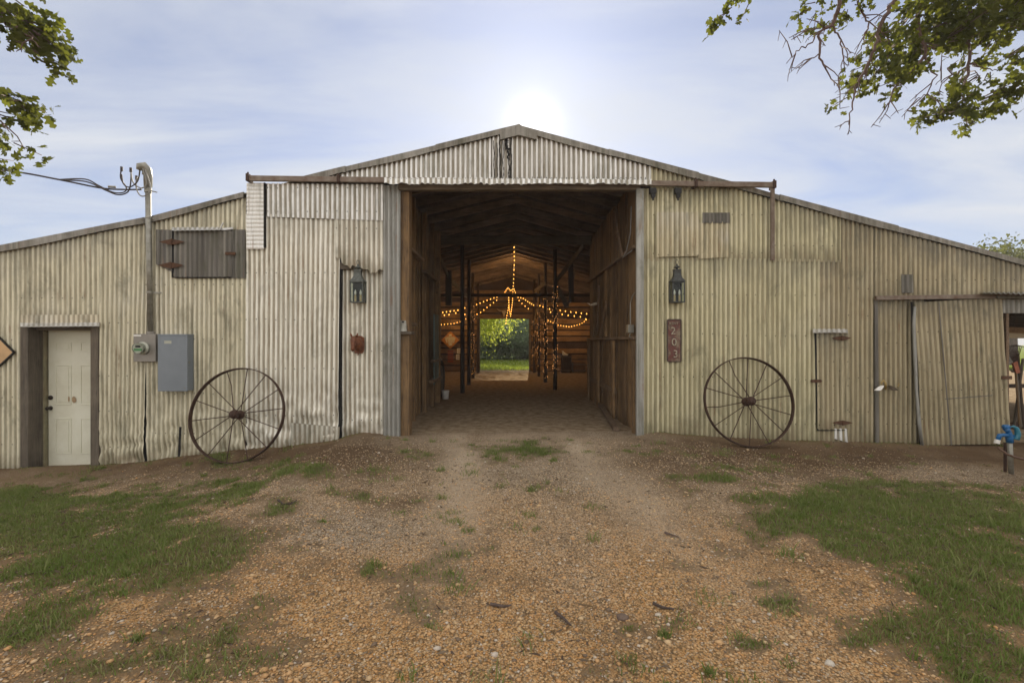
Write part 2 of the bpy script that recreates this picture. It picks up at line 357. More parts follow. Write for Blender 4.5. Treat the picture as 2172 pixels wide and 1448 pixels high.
# ------------------------------------------------------------------ ground
GP = [(-400,1010),(0,992),(210,985),(300,978),(400,965),(520,952),(620,943),(715,931),(762,918),(850,926),(1000,925),(1350,922),(1400,916),(1500,925),(1690,933),(1900,938),(2143,943),(2600,955)]
GX = np.array([X(p[0]) for p in GP]); GZ = np.array([Z(p[1]) for p in GP])
def gh(x, y):
    x = np.asarray(x, float); y = np.asarray(y, float)
    f = np.interp(x, GX, GZ)
    t = np.clip(-y/5.5, 0, 1); a = f*(1-t*.75)-np.where(x < 0, .14, .10)*np.clip((np.abs(x)-2.0)/1.2, 0, 1)*np.clip(-y/.45, 0, 1)*np.clip(1.4+y/3, 0, 1)
    b = (f-np.where(x < -5, .05, 0.)*np.clip(y/.1, 0, 1))*np.clip(1-(y-.34)/.8, 0, 1)
    h = np.where(y < 0, a, b)
    amp = np.where(y < 0.2, 1, .35)
    h = h+amp*((fbm(x*.9, y*.9, 5)-.5)*.07*np.clip(-y*1.2, .0, 1)+(fbm(x*5, y*5, 9)-.5)*.022*np.clip(1-np.abs(y)/12, 0, 1))
    return h
def gz(x, y): return float(gh(np.array([x]), np.array([y]))[0])
BL = [(150,1130,330,85,1.0),(330,1180,170,50,.8),(40,1330,130,75,.95),(0,1060,200,30,.7),(230,1230,180,40,.4),(130,1250,90,60,.5),
(590,990,150,16,.5),(450,970,60,12,.6),(690,1002,110,22,.5),(865,965,55,20,.75),(780,1062,38,14,1.1),(600,1078,26,11,1.0),(700,1045,60,8,.6),
(1090,955,110,12,.8),(1060,975,80,10,.5),(1400,960,110,11,.5),(1500,992,110,16,.4),(1150,935,70,6,.5),
(910,1210,100,26,.6),(885,1300,65,55,.65),(960,1170,80,18,.6),(540,1270,90,38,.42),(500,1200,100,26,.42),(600,1165,70,18,.3),(620,1375,110,50,.32),(820,1280,60,30,.4),(360,1330,160,70,.35),(430,1420,160,40,.35),
(1900,1075,260,42,1.0),(2110,1200,230,140,1.15),(1760,1085,110,22,.9),(1900,1150,220,30,.6),(2080,1320,130,70,.7),(2000,1120,200,40,.5),(1960,1240,130,55,.8),(2170,1400,130,110,1.0),(1630,1060,90,16,.55),(1840,1170,90,30,.55),(1700,1120,80,14,.5),(1760,1160,60,12,.5),
(1605,1240,38,10,.9),(1650,1275,36,9,.8),(1600,1368,60,12,.95),(1810,1365,36,10,.8),(1700,1405,60,14,.6),(1990,1330,90,40,.5),(1045,1165,22,8,.7),(1480,1010,80,10,.4),(1340,1335,30,8,.4),(1270,1430,50,12,.35),(2050,1430,80,30,.5),(150,1010,200,14,.28),(420,1040,160,30,.42),(620,1050,120,30,.35),(1560,1010,150,25,.42),(1750,985,160,14,.3),(1640,1120,60,40,.35),(1850,1330,70,40,.4),(200,1420,160,40,.5),(720,1230,120,40,.3),(1780,1030,150,12,.45),(1950,1060,200,20,.5),(420,1150,90,70,.45)]
def proj(x, y, z):
    d = y+D0; d = np.maximum(d, .3); return 1086+x*F/d, 724-(z-CZ)*F/d
def veg(x, y, z):
    px, py = proj(x, y, z); v = np.zeros_like(px)
    for bx, by, rx, ry, a in BL: v = v+a*np.exp(-(((px-bx)/rx)**2+((py-by)/ry)**2)*1.1)
    n = fbm(x*2.2, y*2.2, 31, 5); n2 = fbm(x*9, y*9, 77, 3)
    n3 = fbm(x*4.5, y*4.5, 101, 4)
    v = v*(.05+1.0*n+.75*n3)+(n-.5)*.45+(n2-.5)*.75+(n3-.5)*.6
    v = np.clip((v-.22)/.62, 0, 1)
    v = np.maximum(v, np.exp(y/.10)*np.clip((fbm(x*4, y*4, 19)-.47)*6, 0, .8)*(y < .05)*(np.abs(x-.1) > 1.9))
    v = np.where(px < -150, np.clip((n-.35)*3, 0, 1), v); v = np.where(px > 2320, np.clip((n-.35)*3, 0, 1), v)
    v = np.where(y > .15, 0, v); v = np.where(y > 15.2, 1.0, v)
    v = np.where((y > .3) & ((x > 11.5) | (x < -9.5)), 1.0, v)
    v = np.where(y < -D0+.9, np.clip((n-.45)*3, 0, 1), v)
    return np.clip(v, 0, 1)
def axis_pts(lo, hi, st, far, lead=1.25):
    a = list(np.arange(lo, hi+1e-6, st)); s = st; x = a[-1]
    while x < far: s *= lead; x += s; a.append(x)
    s = st; x = a[0]; pre = []
    while x > -far: s *= lead; x -= s; pre.append(x)
    return np.array(pre[::-1]+a)
gxs = axis_pts(-8.5, 8.5, .055, 170)
gys = np.concatenate([axis_pts(-6.2, .3, .055, .3)[:0], axis_pts(-6.2, .3, .055, 260)])
gys = np.array([q for q in gys if q <= .31]+list(np.arange(.5, 16, .2))+[16+(1.12**k-1)*6 for k in range(1, 31)])
gys = np.array([q for q in gys if q > -60])
XX, YY = np.meshgrid(gxs, gys); ZZ = gh(XX, YY); VG = veg(XX, YY, ZZ)
PX, PY = proj(XX, YY, ZZ)
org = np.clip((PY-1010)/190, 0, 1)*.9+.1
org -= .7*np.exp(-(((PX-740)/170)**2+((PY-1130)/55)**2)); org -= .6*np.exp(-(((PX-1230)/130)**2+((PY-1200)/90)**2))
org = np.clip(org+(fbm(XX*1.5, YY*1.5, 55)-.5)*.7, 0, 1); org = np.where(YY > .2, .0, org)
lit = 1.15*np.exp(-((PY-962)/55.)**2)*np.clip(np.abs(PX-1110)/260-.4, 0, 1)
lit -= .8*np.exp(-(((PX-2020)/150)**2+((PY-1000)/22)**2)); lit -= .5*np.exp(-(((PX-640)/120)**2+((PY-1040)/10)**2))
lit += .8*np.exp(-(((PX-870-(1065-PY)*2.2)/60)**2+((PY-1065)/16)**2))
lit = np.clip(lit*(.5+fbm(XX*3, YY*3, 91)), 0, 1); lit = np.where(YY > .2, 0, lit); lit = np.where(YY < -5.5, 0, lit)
nx, ny = len(gxs), len(gys); idx = np.arange(nx*ny).reshape(ny, nx)
Fq = np.stack([idx[:-1,:-1], idx[:-1,1:], idx[1:,1:], idx[1:,:-1]], -1).reshape(-1, 4)
tr_ = np.maximum(np.exp(-((XX+.72+.10*YY)/.26)**2), np.exp(-((XX-.72+.12*YY)/.26)**2))*np.clip((YY+4.6)/3.2, 0, 1)*.9
tr_ = np.maximum(tr_, .6*np.exp(-((XX-.1)/1.6)**2)*np.exp(-((YY+.3)/.9)**2)); tr_ = tr_*np.clip(fbm(XX*2, YY*1.2, 66)*2-.2, 0, 1)*np.where(YY < .25, 1, 0)
ALPHA = np.where((YY > .25) & (YY < 14.5), 1., tr_)
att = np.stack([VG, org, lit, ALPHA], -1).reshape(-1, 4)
def ground_mat():
    m = NM('gravel_and_grass'); a = m.attr('gm'); sp = m.n('ShaderNodeSeparateColor'); m.l(a.outputs['Color'], sp.inputs[0])
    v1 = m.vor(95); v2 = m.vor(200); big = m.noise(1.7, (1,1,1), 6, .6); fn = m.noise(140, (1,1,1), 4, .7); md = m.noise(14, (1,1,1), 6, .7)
    hs = m.n('ShaderNodeSeparateColor'); m.l(v1.outputs['Color'], hs.inputs[0]); h2 = m.n('ShaderNodeSeparateColor'); m.l(v2.outputs['Color'], h2.inputs[0])
    o1 = m.mix(hs.outputs[0], (.56,.285,.095), (.62,.41,.20)); o1 = m.mix(m.rng(hs.outputs[1], .78, .95), o1, (.52,.42,.3))
    g1 = m.mix(hs.outputs[0], (.37,.285,.19), (.52,.43,.31)); g1 = m.mix(m.rng(h2.outputs[1], .7, .95), g1, (.55,.5,.42))
    c = m.mix(sp.outputs[1], g1, o1)
    c = m.mix(m.rng(h2.outputs[0], .2, .9, 0, .55), c, (.15,.09,.045))
    c = m.mix(m.rng(md, .47, .72, 0, .5), c, (.18,.12,.065)); c = m.mix(m.rng(big, .5, .66, 0, .5), c, (.17,.12,.075))
    c = m.mix(m.rng(v1.outputs['Distance'], .42, .75, 0, .8), c, (.10,.065,.035))  # dark soil between stones, with the gaps' occlusion shade put into the colour
    soil = m.mix(m.rng(fn, .3, .7), (.13,.088,.052), (.22,.155,.095))
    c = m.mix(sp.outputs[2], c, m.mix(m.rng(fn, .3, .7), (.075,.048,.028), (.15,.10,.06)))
    c = m.mix(m.rng(m.noise(33, (1,1,1), 5, .7), .54, .64, 0, .8), c, (.085,.058,.034))
    c = m.mix(m.rng(m.noise(5, (1,1,1), 6, .7, .6), .56, .66, 0, .55), c, (.11,.075,.045))
    gr = m.mix(m.rng(md, .3, .7), (.055,.065,.022), (.13,.105,.05)); gr = m.mix(m.rng(fn, .45, .75, 0, .7), gr, (.14,.12,.06))
    c = m.mix(m.rng(m.mth('ADD', sp.outputs[0], m.rng(fn, .3, .7, -.25, .25)), .15, .95, 0, .88), c, gr)
    fl = m.mix(m.rng(m.noise(7, (1,1,1), 6, .65), .35, .7), (.19,.135,.08), (.38,.30,.205))
    edge_ = m.mth('MULTIPLY', m.rng(sp.outputs[0], .0, .25), m.rng(md, .3, .6, .3, .9)); c = m.mix(m.mth('MULTIPLY', edge_, m.rng(sp.outputs[0], .9, .4, .3, 1)), c, soil)
    yn = m.n('ShaderNodeSeparateXYZ'); m.l(m.tc.outputs['Object'], yn.inputs[0]); fl = m.mix(m.rng(yn.outputs[1], .3, .1), fl, m.mix(m.rng(hs.outputs[0], 0, 1), (.36,.275,.185), (.50,.41,.30)))
    c = m.mix(a.outputs['Alpha'], c, fl)
    # far meadow
    ln = m.n('ShaderNodeSeparateXYZ'); m.l(m.tc.outputs['Object'], ln.inputs[0])
    far = m.rng(ln.outputs[1], 14.9, 16.2); lawn = m.mix(m.rng(m.noise(.8, (1,1,1), 6, .7), .35, .7), (.12,.17,.025), (.19,.22,.04))
    c = m.mix(far, c, lawn)
    m.col(c).set(rough=1, spec=.0)
    h = m.mth('ADD', m.mth('MULTIPLY', m.rng(v1.outputs['Distance'], 0, .9, 1, 0), 1.0), m.mth('MULTIPLY', fn, .6)); h = m.mth('ADD', h, m.mth('MULTIPLY', md, .8))
    m.bump(h, .55, .008); return m.m
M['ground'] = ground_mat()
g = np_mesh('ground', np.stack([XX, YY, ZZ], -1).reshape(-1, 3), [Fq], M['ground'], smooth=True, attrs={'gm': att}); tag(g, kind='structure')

# pebbles
def scatter(n, x0, x1, y0, y1, dfun):
    x = rng.uniform(x0, x1, n); y = rng.uniform(y0, y1, n); z = gh(x, y); k = rng.uniform(0, 1, n) < dfun(x, y, z)
    return x[k], y[k], z[k]
def pebbles(n):
    def dens(x, y, z):
        px, py = proj(x, y, z); return (1-veg(x, y, z))*np.clip(1.1-(y+5)/4.6, .04, 1)*(np.abs(px-1086) < 1250)*(fbm(x*2, y*2, 3)*1.2)
    x, y, z = scatter(n, -5.5, 5.5, -5.1, -.1, dens); k = len(x)
    oc = np.array([(1,0,0),(-1,0,0),(0,1,0),(0,-1,0),(0,0,1),(0,0,-1),(.6,.6,.5),(-.6,.6,.5),(.6,-.6,.5),(-.6,-.6,.5)], float)
    of = np.array([(4,6,7),(4,7,9),(4,9,8),(4,8,6),(0,2,6),(2,1,7),(1,3,9),(3,0,8),(6,2,7),(7,1,9),(9,3,8),(8,0,6),(0,5,2),(2,5,1),(1,5,3),(3,5,0)])
    s = np.exp(rng.normal(math.log(.0043), .42, k)); s = np.minimum(s, .024)
    V = oc[None]*(1+rng.uniform(-.25, .25, (k, 10, 1)))
    V = V*(s[:, None, None]*np.stack([rng.uniform(.8, 1.4, k), rng.uniform(.8, 1.2, k), rng.uniform(.45, .8, k)], -1)[:, None, :])
    a = rng.uniform(0, 6.28, k); ca, sa = np.cos(a)[:, None], np.sin(a)[:, None]
    V = np.stack([V[..., 0]*ca-V[..., 1]*sa+x[:, None], V[..., 0]*sa+V[..., 1]*ca+y[:, None], V[..., 2]+z[:, None]+s[:, None]*.15], -1)
    Fc = (of[None]+np.arange(k)[:, None, None]*10).reshape(-1, 3)
    px, py = proj(x, y, z); o = np.clip((py-1010)/190, 0, 1); t = rng.uniform(0, 1, k); pal = rng.uniform(0, 1, k)
    c1 = np.array([.56,.29,.10]); c2 = np.array([.62,.44,.24]); c3 = np.array([.36,.28,.19]); c4 = np.array([.58,.5,.4]); c5 = np.array([.16,.11,.07])
    c = np.where((rng.uniform(0, 1, k) < o*.8+.1)[:, None], c1+(c2-c1)*t[:, None], c3+(c2-c3)*t[:, None])
    c = np.where((pal > .93)[:, None], c4, c); c = np.where((pal < .09)[:, None], c5, c)
    cc = np.repeat(np.concatenate([c, np.ones((k, 1))], 1), 10, 0)
    m = NM('pebble_stone'); at = m.attr('pc'); nn = m.noise(200); m.col(m.mix(m.rng(nn, .3, .8, 0, .4), at.outputs['Color'], (.2,.14,.08))).set(rough=.75)
    return tag(np_mesh('gravel', V.reshape(-1, 3), [Fc], m.m, smooth=True, attrs={'pc': cc}), 'tan and orange loose gravel spread over the drive', 'gravel', kind='stuff')
pebbles(270000)

def blades(name, x, y, z, hh, mat, wd=.0024, lean=.7, label='', cat='grass'):
    k = len(x); a = rng.uniform(0, 6.28, k); h = hh*np.exp(rng.normal(-.15, .38, k)); w2 = wd*rng.uniform(.7, 1.4, k)
    ln = h*rng.uniform(.1, lean*1.6, k); la = rng.uniform(0, 6.28, k)
    dx, dy = np.cos(a)*w2, np.sin(a)*w2; lx, ly = np.cos(la)*ln, np.sin(la)*ln
    P = np.zeros((k, 5, 3))
    P[:, 0] = np.stack([x-dx, y-dy, z-.004], -1); P[:, 1] = np.stack([x+dx, y+dy, z-.004], -1)
    P[:, 2] = np.stack([x+dx*.8+lx*.4, y+dy*.8+ly*.4, z+h*.6], -1); P[:, 3] = np.stack([x-dx*.8+lx*.4, y-dy*.8+ly*.4, z+h*.6], -1)
    P[:, 4] = np.stack([x+lx, y+ly, z+h], -1); b = np.arange(k)[:, None]*5
    q = b+np.array([[0, 1, 2, 3]]); t = b+np.array([[3, 2, 4]])
    tn = np.clip(fbm(x*1.5, y*1.5, 12)*.9+rng.normal(0, .28, k)-.12+.5*(rng.uniform(0, 1, k) < .24), 0, 1); tn = np.repeat(tn, 5); at = np.stack([tn, tn, tn, np.ones_like(tn)], -1)
    return tag(np_mesh(name, P.reshape(-1, 3), [q, t], mat, attrs={'tint': at}), label, cat, kind='stuff')
def gd(x, y, z):
    px, py = proj(x, y, z); v = veg(x, y, z)
    return np.where(np.abs(px-1086) < 1400, np.clip(v*1.05, 0, 1)**1.9*(.1+1.25*fbm(x*11, y*11, 61, 3)), v*.12)
x, y, z = scatter(900000, -8.4, 8.4, -5.6, -.02, gd)
dz = np.clip(veg(x, y, z), 0, 1)
blades('grass', x, y, z, .010+.022*dz*fbm(x*3, y*3, 8)*1.5, M['grass'], label='short green grass and weeds growing through the gravel')
def clumps():
    X_, Y_, Z_, H_ = [], [], [], []
    cx_ = rng.uniform(-6, 6, 1500); cy_ = -5.1+5.0*rng.uniform(0, 1, 1500); cz_ = gh(cx_, cy_); v = veg(cx_, cy_, cz_)
    keep = rng.uniform(0, 1, 1500) < np.clip(.12+v*1.4+(fbm(cx_*.8, cy_*.8, 23)-.5)*1.6, .03, 1)
    for a, b in zip(cx_[keep], cy_[keep]):
        n = int(rng.uniform(12, 70)); rr_ = rng.uniform(.015, .06)
        X_.append(a+rng.normal(0, rr_, n)); Y_.append(b+rng.normal(0, rr_*.8, n)); H_.append(np.full(n, rng.uniform(.015, .05)))
    X_ = np.concatenate(X_); Y_ = np.concatenate(Y_); k = Y_ < -.04; return X_[k], Y_[k], gh(X_[k], Y_[k]), np.concatenate(H_)[k]
x, y, z, hh_ = clumps()
blades('weed_tufts', x, y, z, hh_, M['grass'], lean=.9, label='scattered taller weed tufts poking through gravel and lawn', cat='weeds')
x, y, z = scatter(26000, -12, 16, 14.9, 34, lambda x, y, z: np.clip(1.3-(y-14)/22, .15, 1))
blades('meadow_grass', x, y, z, .06, M['lawn'], wd=.012, label='sunlit yellow green lawn behind the barn')
# dead leaves, twigs as loose litter near
def litter(n):
    def dens(x, y, z):
        px, py = proj(x, y, z); return np.clip(.25+veg(x, y, z)*.8+(fbm(x*1.4, y*1.4, 44)-.45)*2, .02, 1)
    x, y, z = scatter(n, -6, 6, -5.2, -.05, dens); k = len(x); a = rng.uniform(0, 6.28, k); tw = rng.uniform(0, 1, k) < .45; ln = np.where(tw, rng.uniform(.01, .035, k), rng.uniform(.004, .011, k)); wd = np.where(tw, .0012, ln*.5)
    P = np.zeros((k, 4, 3)); c, s = np.cos(a), np.sin(a)
    for j, (u, v) in enumerate(((-1,-.2),(.1,-1),(1,.1),(.2,1))):
        P[:, j] = np.stack([x+c*u*ln-s*v*wd, y+s*u*ln+c*v*wd, z+.010+rng.uniform(-.004, .012, k)], -1)
    q = np.arange(k)[:, None]*4+np.array([[0,1,2,3]]); t = np.repeat(rng.uniform(0, 1, k), 4)
    m = NM('dry_litter'); at = m.attr('tint'); m.col(m.mix(at.outputs['Fac'], (.06,.035,.022), (.26,.2,.13))).set(rough=.8)
    return tag(np_mesh('dead_leaf_litter', P.reshape(-1, 3), [q], m.m, attrs={'tint': np.stack([t, t, t, t], -1)}), 'dry leaves, straw and twig bits scattered on the gravel', 'litter', kind='stuff')
litter(26000)

# ------------------------------------------------------------------ barn
RP = [(-560,642),(0,526),(310,466),(520,411),(700,366),(920,314),(1100,270),(1290,322),(1560,392),(1640,415),(1920,489),(2172,556),(2760,712)]
RXs = np.array([X(p[0]) for p in RP]); RZs = np.array([Z(p[1]) for p in RP])
def rz(x): return float(np.interp(x, RXs, RZs))
def roofpy(px): return float(np.interp(px, [p[0] for p in RP], [p[1] for p in RP]))
def gpy(px): return float(np.interp(px, [p[0] for p in GP], [p[1] for p in GP]))
barn = empty('barn', 'long corrugated metal barn with a wide open drive-through doorway in the middle', 'barn')

def corr(name, T, B, mat, pitch=.071, A=.011, rows=22, dent=.006, seed=1, screws=(), every=2, parent=barn, phase=0., edge=0., vmul=1., sharp=1.0, lowdent=0.):
    """corrugated sheet between top curve T(u) and bottom curve B(u), u in 0..1; ribs run along v"""
    t0, t1, b0 = Vector(T(0)), Vector(T(1)), Vector(B(0))
    width = (t1-t0).length; nw = max(1, width/pitch); nc = max(3, int(nw*8))
    U = np.linspace(0, 1, nc+1); V = np.linspace(0, 1, rows+1)
    TT = np.array([tuple(T(u)) for u in U]); BB = np.array([tuple(B(u)) for u in U])
    if edge:
        e = (vnoise(U*nw*1.7, U*0, seed)-.5)*edge*2; BB[:, 2] += e
    ex = (t1-t0).normalized(); dn = (b0-t0).normalized(); nn = ex.cross(dn).normalized()
    if nn.y > 0: nn = -nn
    ph = 2*math.pi*(U*nw)+phase
    prof = np.sin(ph)
    prof = np.sign(prof)*np.abs(prof)**sharp
    P = TT[None]*(1-V[:, None, None])+BB[None]*V[:, None, None]
    d = (fbm(P[..., 0]*1.7+seed*9, P[..., 2]*1.3+P[..., 1]*2, seed, 3)-.5)*2*dent+(fbm(P[..., 0]*7+seed, P[..., 2]*5, seed+3, 2)-.5)*dent*.7
    if lowdent:
        lw = np.clip((V[:, None]-.72)/.28, 0, 1); k = fbm(P[..., 0]*6+seed, P[..., 2]*9, seed+8, 3)
        d = d+lw*(k-.5)*lowdent; fl = 1-lw*np.clip((k-.45)*4, 0, .8)
    else: fl = 1
    off = prof[None]*A*fl+d
    P = P+np.array(tuple(nn))[None, None]*off[..., None]
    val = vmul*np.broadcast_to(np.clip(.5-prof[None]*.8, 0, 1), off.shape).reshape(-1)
    n1 = nc+1; idx = np.arange(n1*(rows+1)).reshape(rows+1, n1)
    Fc = np.stack([idx[:-1,:-1], idx[1:,:-1], idx[1:,1:], idx[:-1,1:]], -1).reshape(-1, 4)
    dl = np.linalg.norm(TT-BB, axis=1)[None]; dtop = (V[:, None]*dl).reshape(-1); dbot = ((1-V[:, None])*dl).reshape(-1)
    Vv = P.reshape(-1, 3); fcs = [Fc]; base = len(Vv); extra = []; tri = []
    for sv in screws:
        zs = t0.z*0+float(np.mean(TT[:, 2]*(1-sv)+BB[:, 2]*sv))
        for kk in range(int(nw)+1):
            if kk % every or random.random() < .1: continue
            uu = ((kk+.25)*2*math.pi-phase)/(2*math.pi)/nw
            if uu < 0.01 or uu > .99: continue
            ci = int(round(uu*nc)); r = int(round(rows*(TT[ci, 2]-zs)/max(1e-6, TT[ci, 2]-BB[ci, 2])))
            if r < 0 or r > rows: continue
            c = P[r, ci]*[1, 1, 0]+[0, 0, zs]+np.array(tuple(nn))*.002+np.array([random.uniform(-.004,.004),0,random.uniform(-.006,.006)]); sr = .0078
            b2 = base+len(extra)
            for q in range(6):
                an = q*math.pi/3; extra.append(c+np.array(tuple(ex))*sr*math.cos(an)+np.array(tuple(dn))*sr*math.sin(an))
            extra.append(c+np.array(tuple(nn))*.006)
            tri += [(b2+q, b2+(q+1) % 6, b2+6) for q in range(6)]
    if extra: Vv = np.concatenate([Vv, np.array(extra)]); fcs.append(np.array(tri)); val = np.concatenate([val, np.ones(len(extra))*9]); dtop = np.concatenate([dtop, np.ones(len(extra))*9]); dbot = np.concatenate([dbot, np.ones(len(extra))*9])
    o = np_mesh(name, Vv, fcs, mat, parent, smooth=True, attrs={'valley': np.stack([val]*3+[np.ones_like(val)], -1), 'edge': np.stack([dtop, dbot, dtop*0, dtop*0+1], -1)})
    if extra:
        o.data.materials.append(M['black']); mi = np.zeros(len(o.data.polygons), int); mi[len(Fc):] = 1
        o.data.polygons.foreach_set('material_index', mi)
    return o
def fx(a, b, fy, y=0., pad=0): return lambda u: W(a+(b-a)*u, (fy(a+(b-a)*u) if callable(fy) else fy)+pad, y)
def ln(a, ya, b, yb, y=0.): return lambda u: W(a+(b-a)*u, ya+(yb-ya)*u, y)
roofl = lambda p: roofpy(p)+8
gr = lambda p: gpy(p)+7
# left of the doorway
corr('wall_sheet', fx(-420, 46, roofl), fx(-420, 46, gr), M['left'], pitch=.0735, sharp=.8, screws=(.34,.62,.85), seed=2)
corr('wall_sheet', fx(46, 211, roofl), fx(46, 211, 690), M['left'], pitch=.0735, sharp=.8, screws=(.68,), seed=3)
corr('wall_sheet', fx(211, 317, roofl), lambda u: W(211+(305-211)*u, gr(211+94*u), -.004), M['left'], screws=(.4,.62,.77,.92), seed=4, lowdent=.16, rows=60, dent=.009)
corr('wall_sheet', fx(309, 523, roofl, .006), lambda u: W(311+(521-311)*u, gr(311+210*u), .006), M['left'], screws=(.30,.52,.74,.9), seed=5, lowdent=.12, rows=60, dent=.01)
corr('wall_sheet', fx(521, 722, 455, 0), lambda u: W(521+(717-521)*u, gr(521+196*u), -.008), M['mid'], A=.011, screws=(.25,.45,.66,.86), seed=6, lowdent=.15, rows=64, dent=.012, edge=.012)
corr('wall_sheet', ln(545, 389, 813, 391, -.028), ln(545, 459, 813, 468, -.022), M['silver'], A=.012, screws=(.12,.8), seed=7, dent=.012, rows=20)
corr('wall_sheet', ln(712, 463, 813, 466, -.012), lambda u: W(712+101*u, (548 if u < .12 else 556+20*min(1, (u-.1)*2)), -.035), M['mid'], A=.012, seed=8, edge=.04, rows=20, screws=(.2,))
corr('wall_sheet', fx(724, 820, 545, .07), fx(724, 820, gr, .07), M['mid'], A=.009, seed=9, rows=50, lowdent=.12, screws=(.52,.9), dent=.01)
corr('doorway_jamb_sheet', fx(812, 849, 393, -.012), fx(813, 849, gr, -.012), M['grey'], pitch=.066, A=.009, seed=10, screws=(.5,))
corr('patch_strip', lambda u: W(560, 388+140*u, -.045), lambda u: W(523, 388+140*u, -.045), M['silver'], pitch=.06, A=.0022, vmul=.45, seed=11, rows=8, edge=0)
b = MB(); b.prism([W(563,390).xz, W(566,390).xz, W(566,526).xz, W(563,526).xz], -.05, -.0); b.build('dark_seam', M['gap'], barn)
# lengthwise torn patch laid over the bottom of the pale sheet
corr('patch_strip', ln(618, 896, 720, 905, -.035), lambda u: W(618+100*u, gr(618+100*u)+1, -.02), M['mid'], A=.006, seed=15, dent=.02, rows=16, edge=.03)
# black slits between sheets
def slit(a, ya, b_, yb, wpx, y=.012, dep=.03):
    m_ = MB(); pts = [W(a, ya, y).xz, W(a+wpx, ya, y).xz, W(b_+wpx, yb, y).xz, W(b_, yb, y).xz]
    m_.prism(pts, y, y+dep); return m_.build('sheet_gap', M['gap'], barn)
slit(307, 775, 304, 985, 5, .014); slit(719, 552, 716, 935, 6, .012, .06)
slit(380, 905, 377, 975, 4, -.012, .01)
m_ = MB(); m_.box((X(720), .0, Z(571)), (X(812), .06, Z(556))); m_.build('lintel_board', M['greywood_x'], barn, bevel=.004)
# gable over the doorway
corr('gable_sheet', fx(640, 1046, roofl), ln(640, 384, 1046, 384, 0), M['silver'], A=.013, pitch=.073, screws=(.94,), every=1, seed=12, rows=16)
corr('gable_sheet', fx(1044, 1086, roofl, -.01), ln(1044, 384, 1086, 384, -.01), M['silver'], A=.013, pitch=.073, seed=13, rows=12)
corr('gable_sheet', fx(1084, 1382, roofl, -.004), ln(1084, 384, 1382, 386, -.004), M['silver'], A=.013, pitch=.073, screws=(.9,), every=1, seed=14, rows=16)
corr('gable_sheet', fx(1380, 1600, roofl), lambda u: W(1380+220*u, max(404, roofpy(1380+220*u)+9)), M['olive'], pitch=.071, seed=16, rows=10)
# black tar dribbles on the gable
for (a, w0, y0_, y1_) in ((1047,1.4,300,384),(1054,1.2,304,386),(1059,2.2,300,332),(1061,1.4,325,388),(1067,1.6,302,386),(1072,6,292,318),(1076,5,316,340),(1078,2.2,338,388),(1083,2.0,294,390)):
    m_ = MB()
    for s_ in range(14):
        if w0 > 6 and s_ % 3 == 2: continue
        ya = y0_+(y1_-y0_)*s_/14; yb = y0_+(y1_-y0_)*(s_+1)/14; o1 = math.sin(s_*.9+a)*1.0; ww = w0*(.6+.5*math.sin(s_*1.7+a)**2)
        m_.prism([W(a+o1, ya).xz, W(a+o1+ww, ya).xz, W(a+o1+ww, yb).xz, W(a+o1, yb).xz], -.03, -.008)
    m_.build('tar_dribble', M['gap'], barn)
corr('drip_flashing', ln(815, 377, 1382, 380, -.135), ln(815, 390, 1382, 390, -.18), M['silver'], vmul=1.0, dent=.02, edge=.014, A=.008, pitch=.075, rows=6, seed=17, screws=(.1,), every=1)
# header and jambs of the doorway
m_ = MB(); m_.box((X(846), -.035, Z(404)), (X(1357), .06, Z(391))); m_.build('doorway_header', M['greywood_x'], barn, bevel=.004)
m_ = MB(); m_.box((X(1348), -.05, Z(930)), (X(1364), .0, Z(402))); m_.build('doorway_jamb', M['grey'], barn, bevel=.003)
# right of the doorway
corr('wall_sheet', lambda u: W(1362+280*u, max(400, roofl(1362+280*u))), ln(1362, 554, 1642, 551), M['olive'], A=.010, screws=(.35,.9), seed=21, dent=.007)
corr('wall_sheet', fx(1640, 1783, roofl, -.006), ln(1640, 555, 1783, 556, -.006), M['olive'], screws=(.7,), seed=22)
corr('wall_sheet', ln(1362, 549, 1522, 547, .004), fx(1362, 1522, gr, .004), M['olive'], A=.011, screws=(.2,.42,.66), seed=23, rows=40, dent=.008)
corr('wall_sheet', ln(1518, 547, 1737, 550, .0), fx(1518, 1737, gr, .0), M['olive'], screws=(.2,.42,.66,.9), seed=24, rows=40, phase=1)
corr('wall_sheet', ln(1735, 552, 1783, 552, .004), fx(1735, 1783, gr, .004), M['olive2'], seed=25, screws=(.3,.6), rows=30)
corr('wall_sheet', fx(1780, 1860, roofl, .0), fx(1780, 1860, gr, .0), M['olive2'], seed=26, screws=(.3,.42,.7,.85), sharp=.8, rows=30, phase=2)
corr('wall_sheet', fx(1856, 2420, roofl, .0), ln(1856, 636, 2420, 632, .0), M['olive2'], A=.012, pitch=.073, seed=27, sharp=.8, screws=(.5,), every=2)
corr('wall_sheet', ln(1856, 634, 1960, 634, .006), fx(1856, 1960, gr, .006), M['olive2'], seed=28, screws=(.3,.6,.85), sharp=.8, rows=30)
corr('patch_sheet', ln(1393, 450, 1482, 450, -.022), ln(1393, 545, 1482, 543, -.026), M['olive_plain'], seed=29, screws=(.97,), every=2, rows=16)
corr('patch_sheet', ln(1480, 471, 1547, 471, -.016), ln(1480, 549, 1547, 545, -.020), M['olive_plain'], seed=30, phase=2, rows=16)
corr('patch_sheet', ln(1490, 451, 1548, 451, -.03), ln(1490, 473, 1548, 473, -.03), M['dark'], seed=31, pitch=.05, A=.004, rows=5)
corr('patch_sheet', ln(1770, 908, 1797, 908, -.012), ln(1770, 930, 1799, 938, -.015), M['silver'], seed=32, rows=5, dent=.004)
m_ = MB(); m_.prism([W(1853,636).xz, W(1860,636).xz, W(1862,945).xz, W(1855,945).xz], -.022, .0); m_.build('corner_trim', M['dark'], barn)
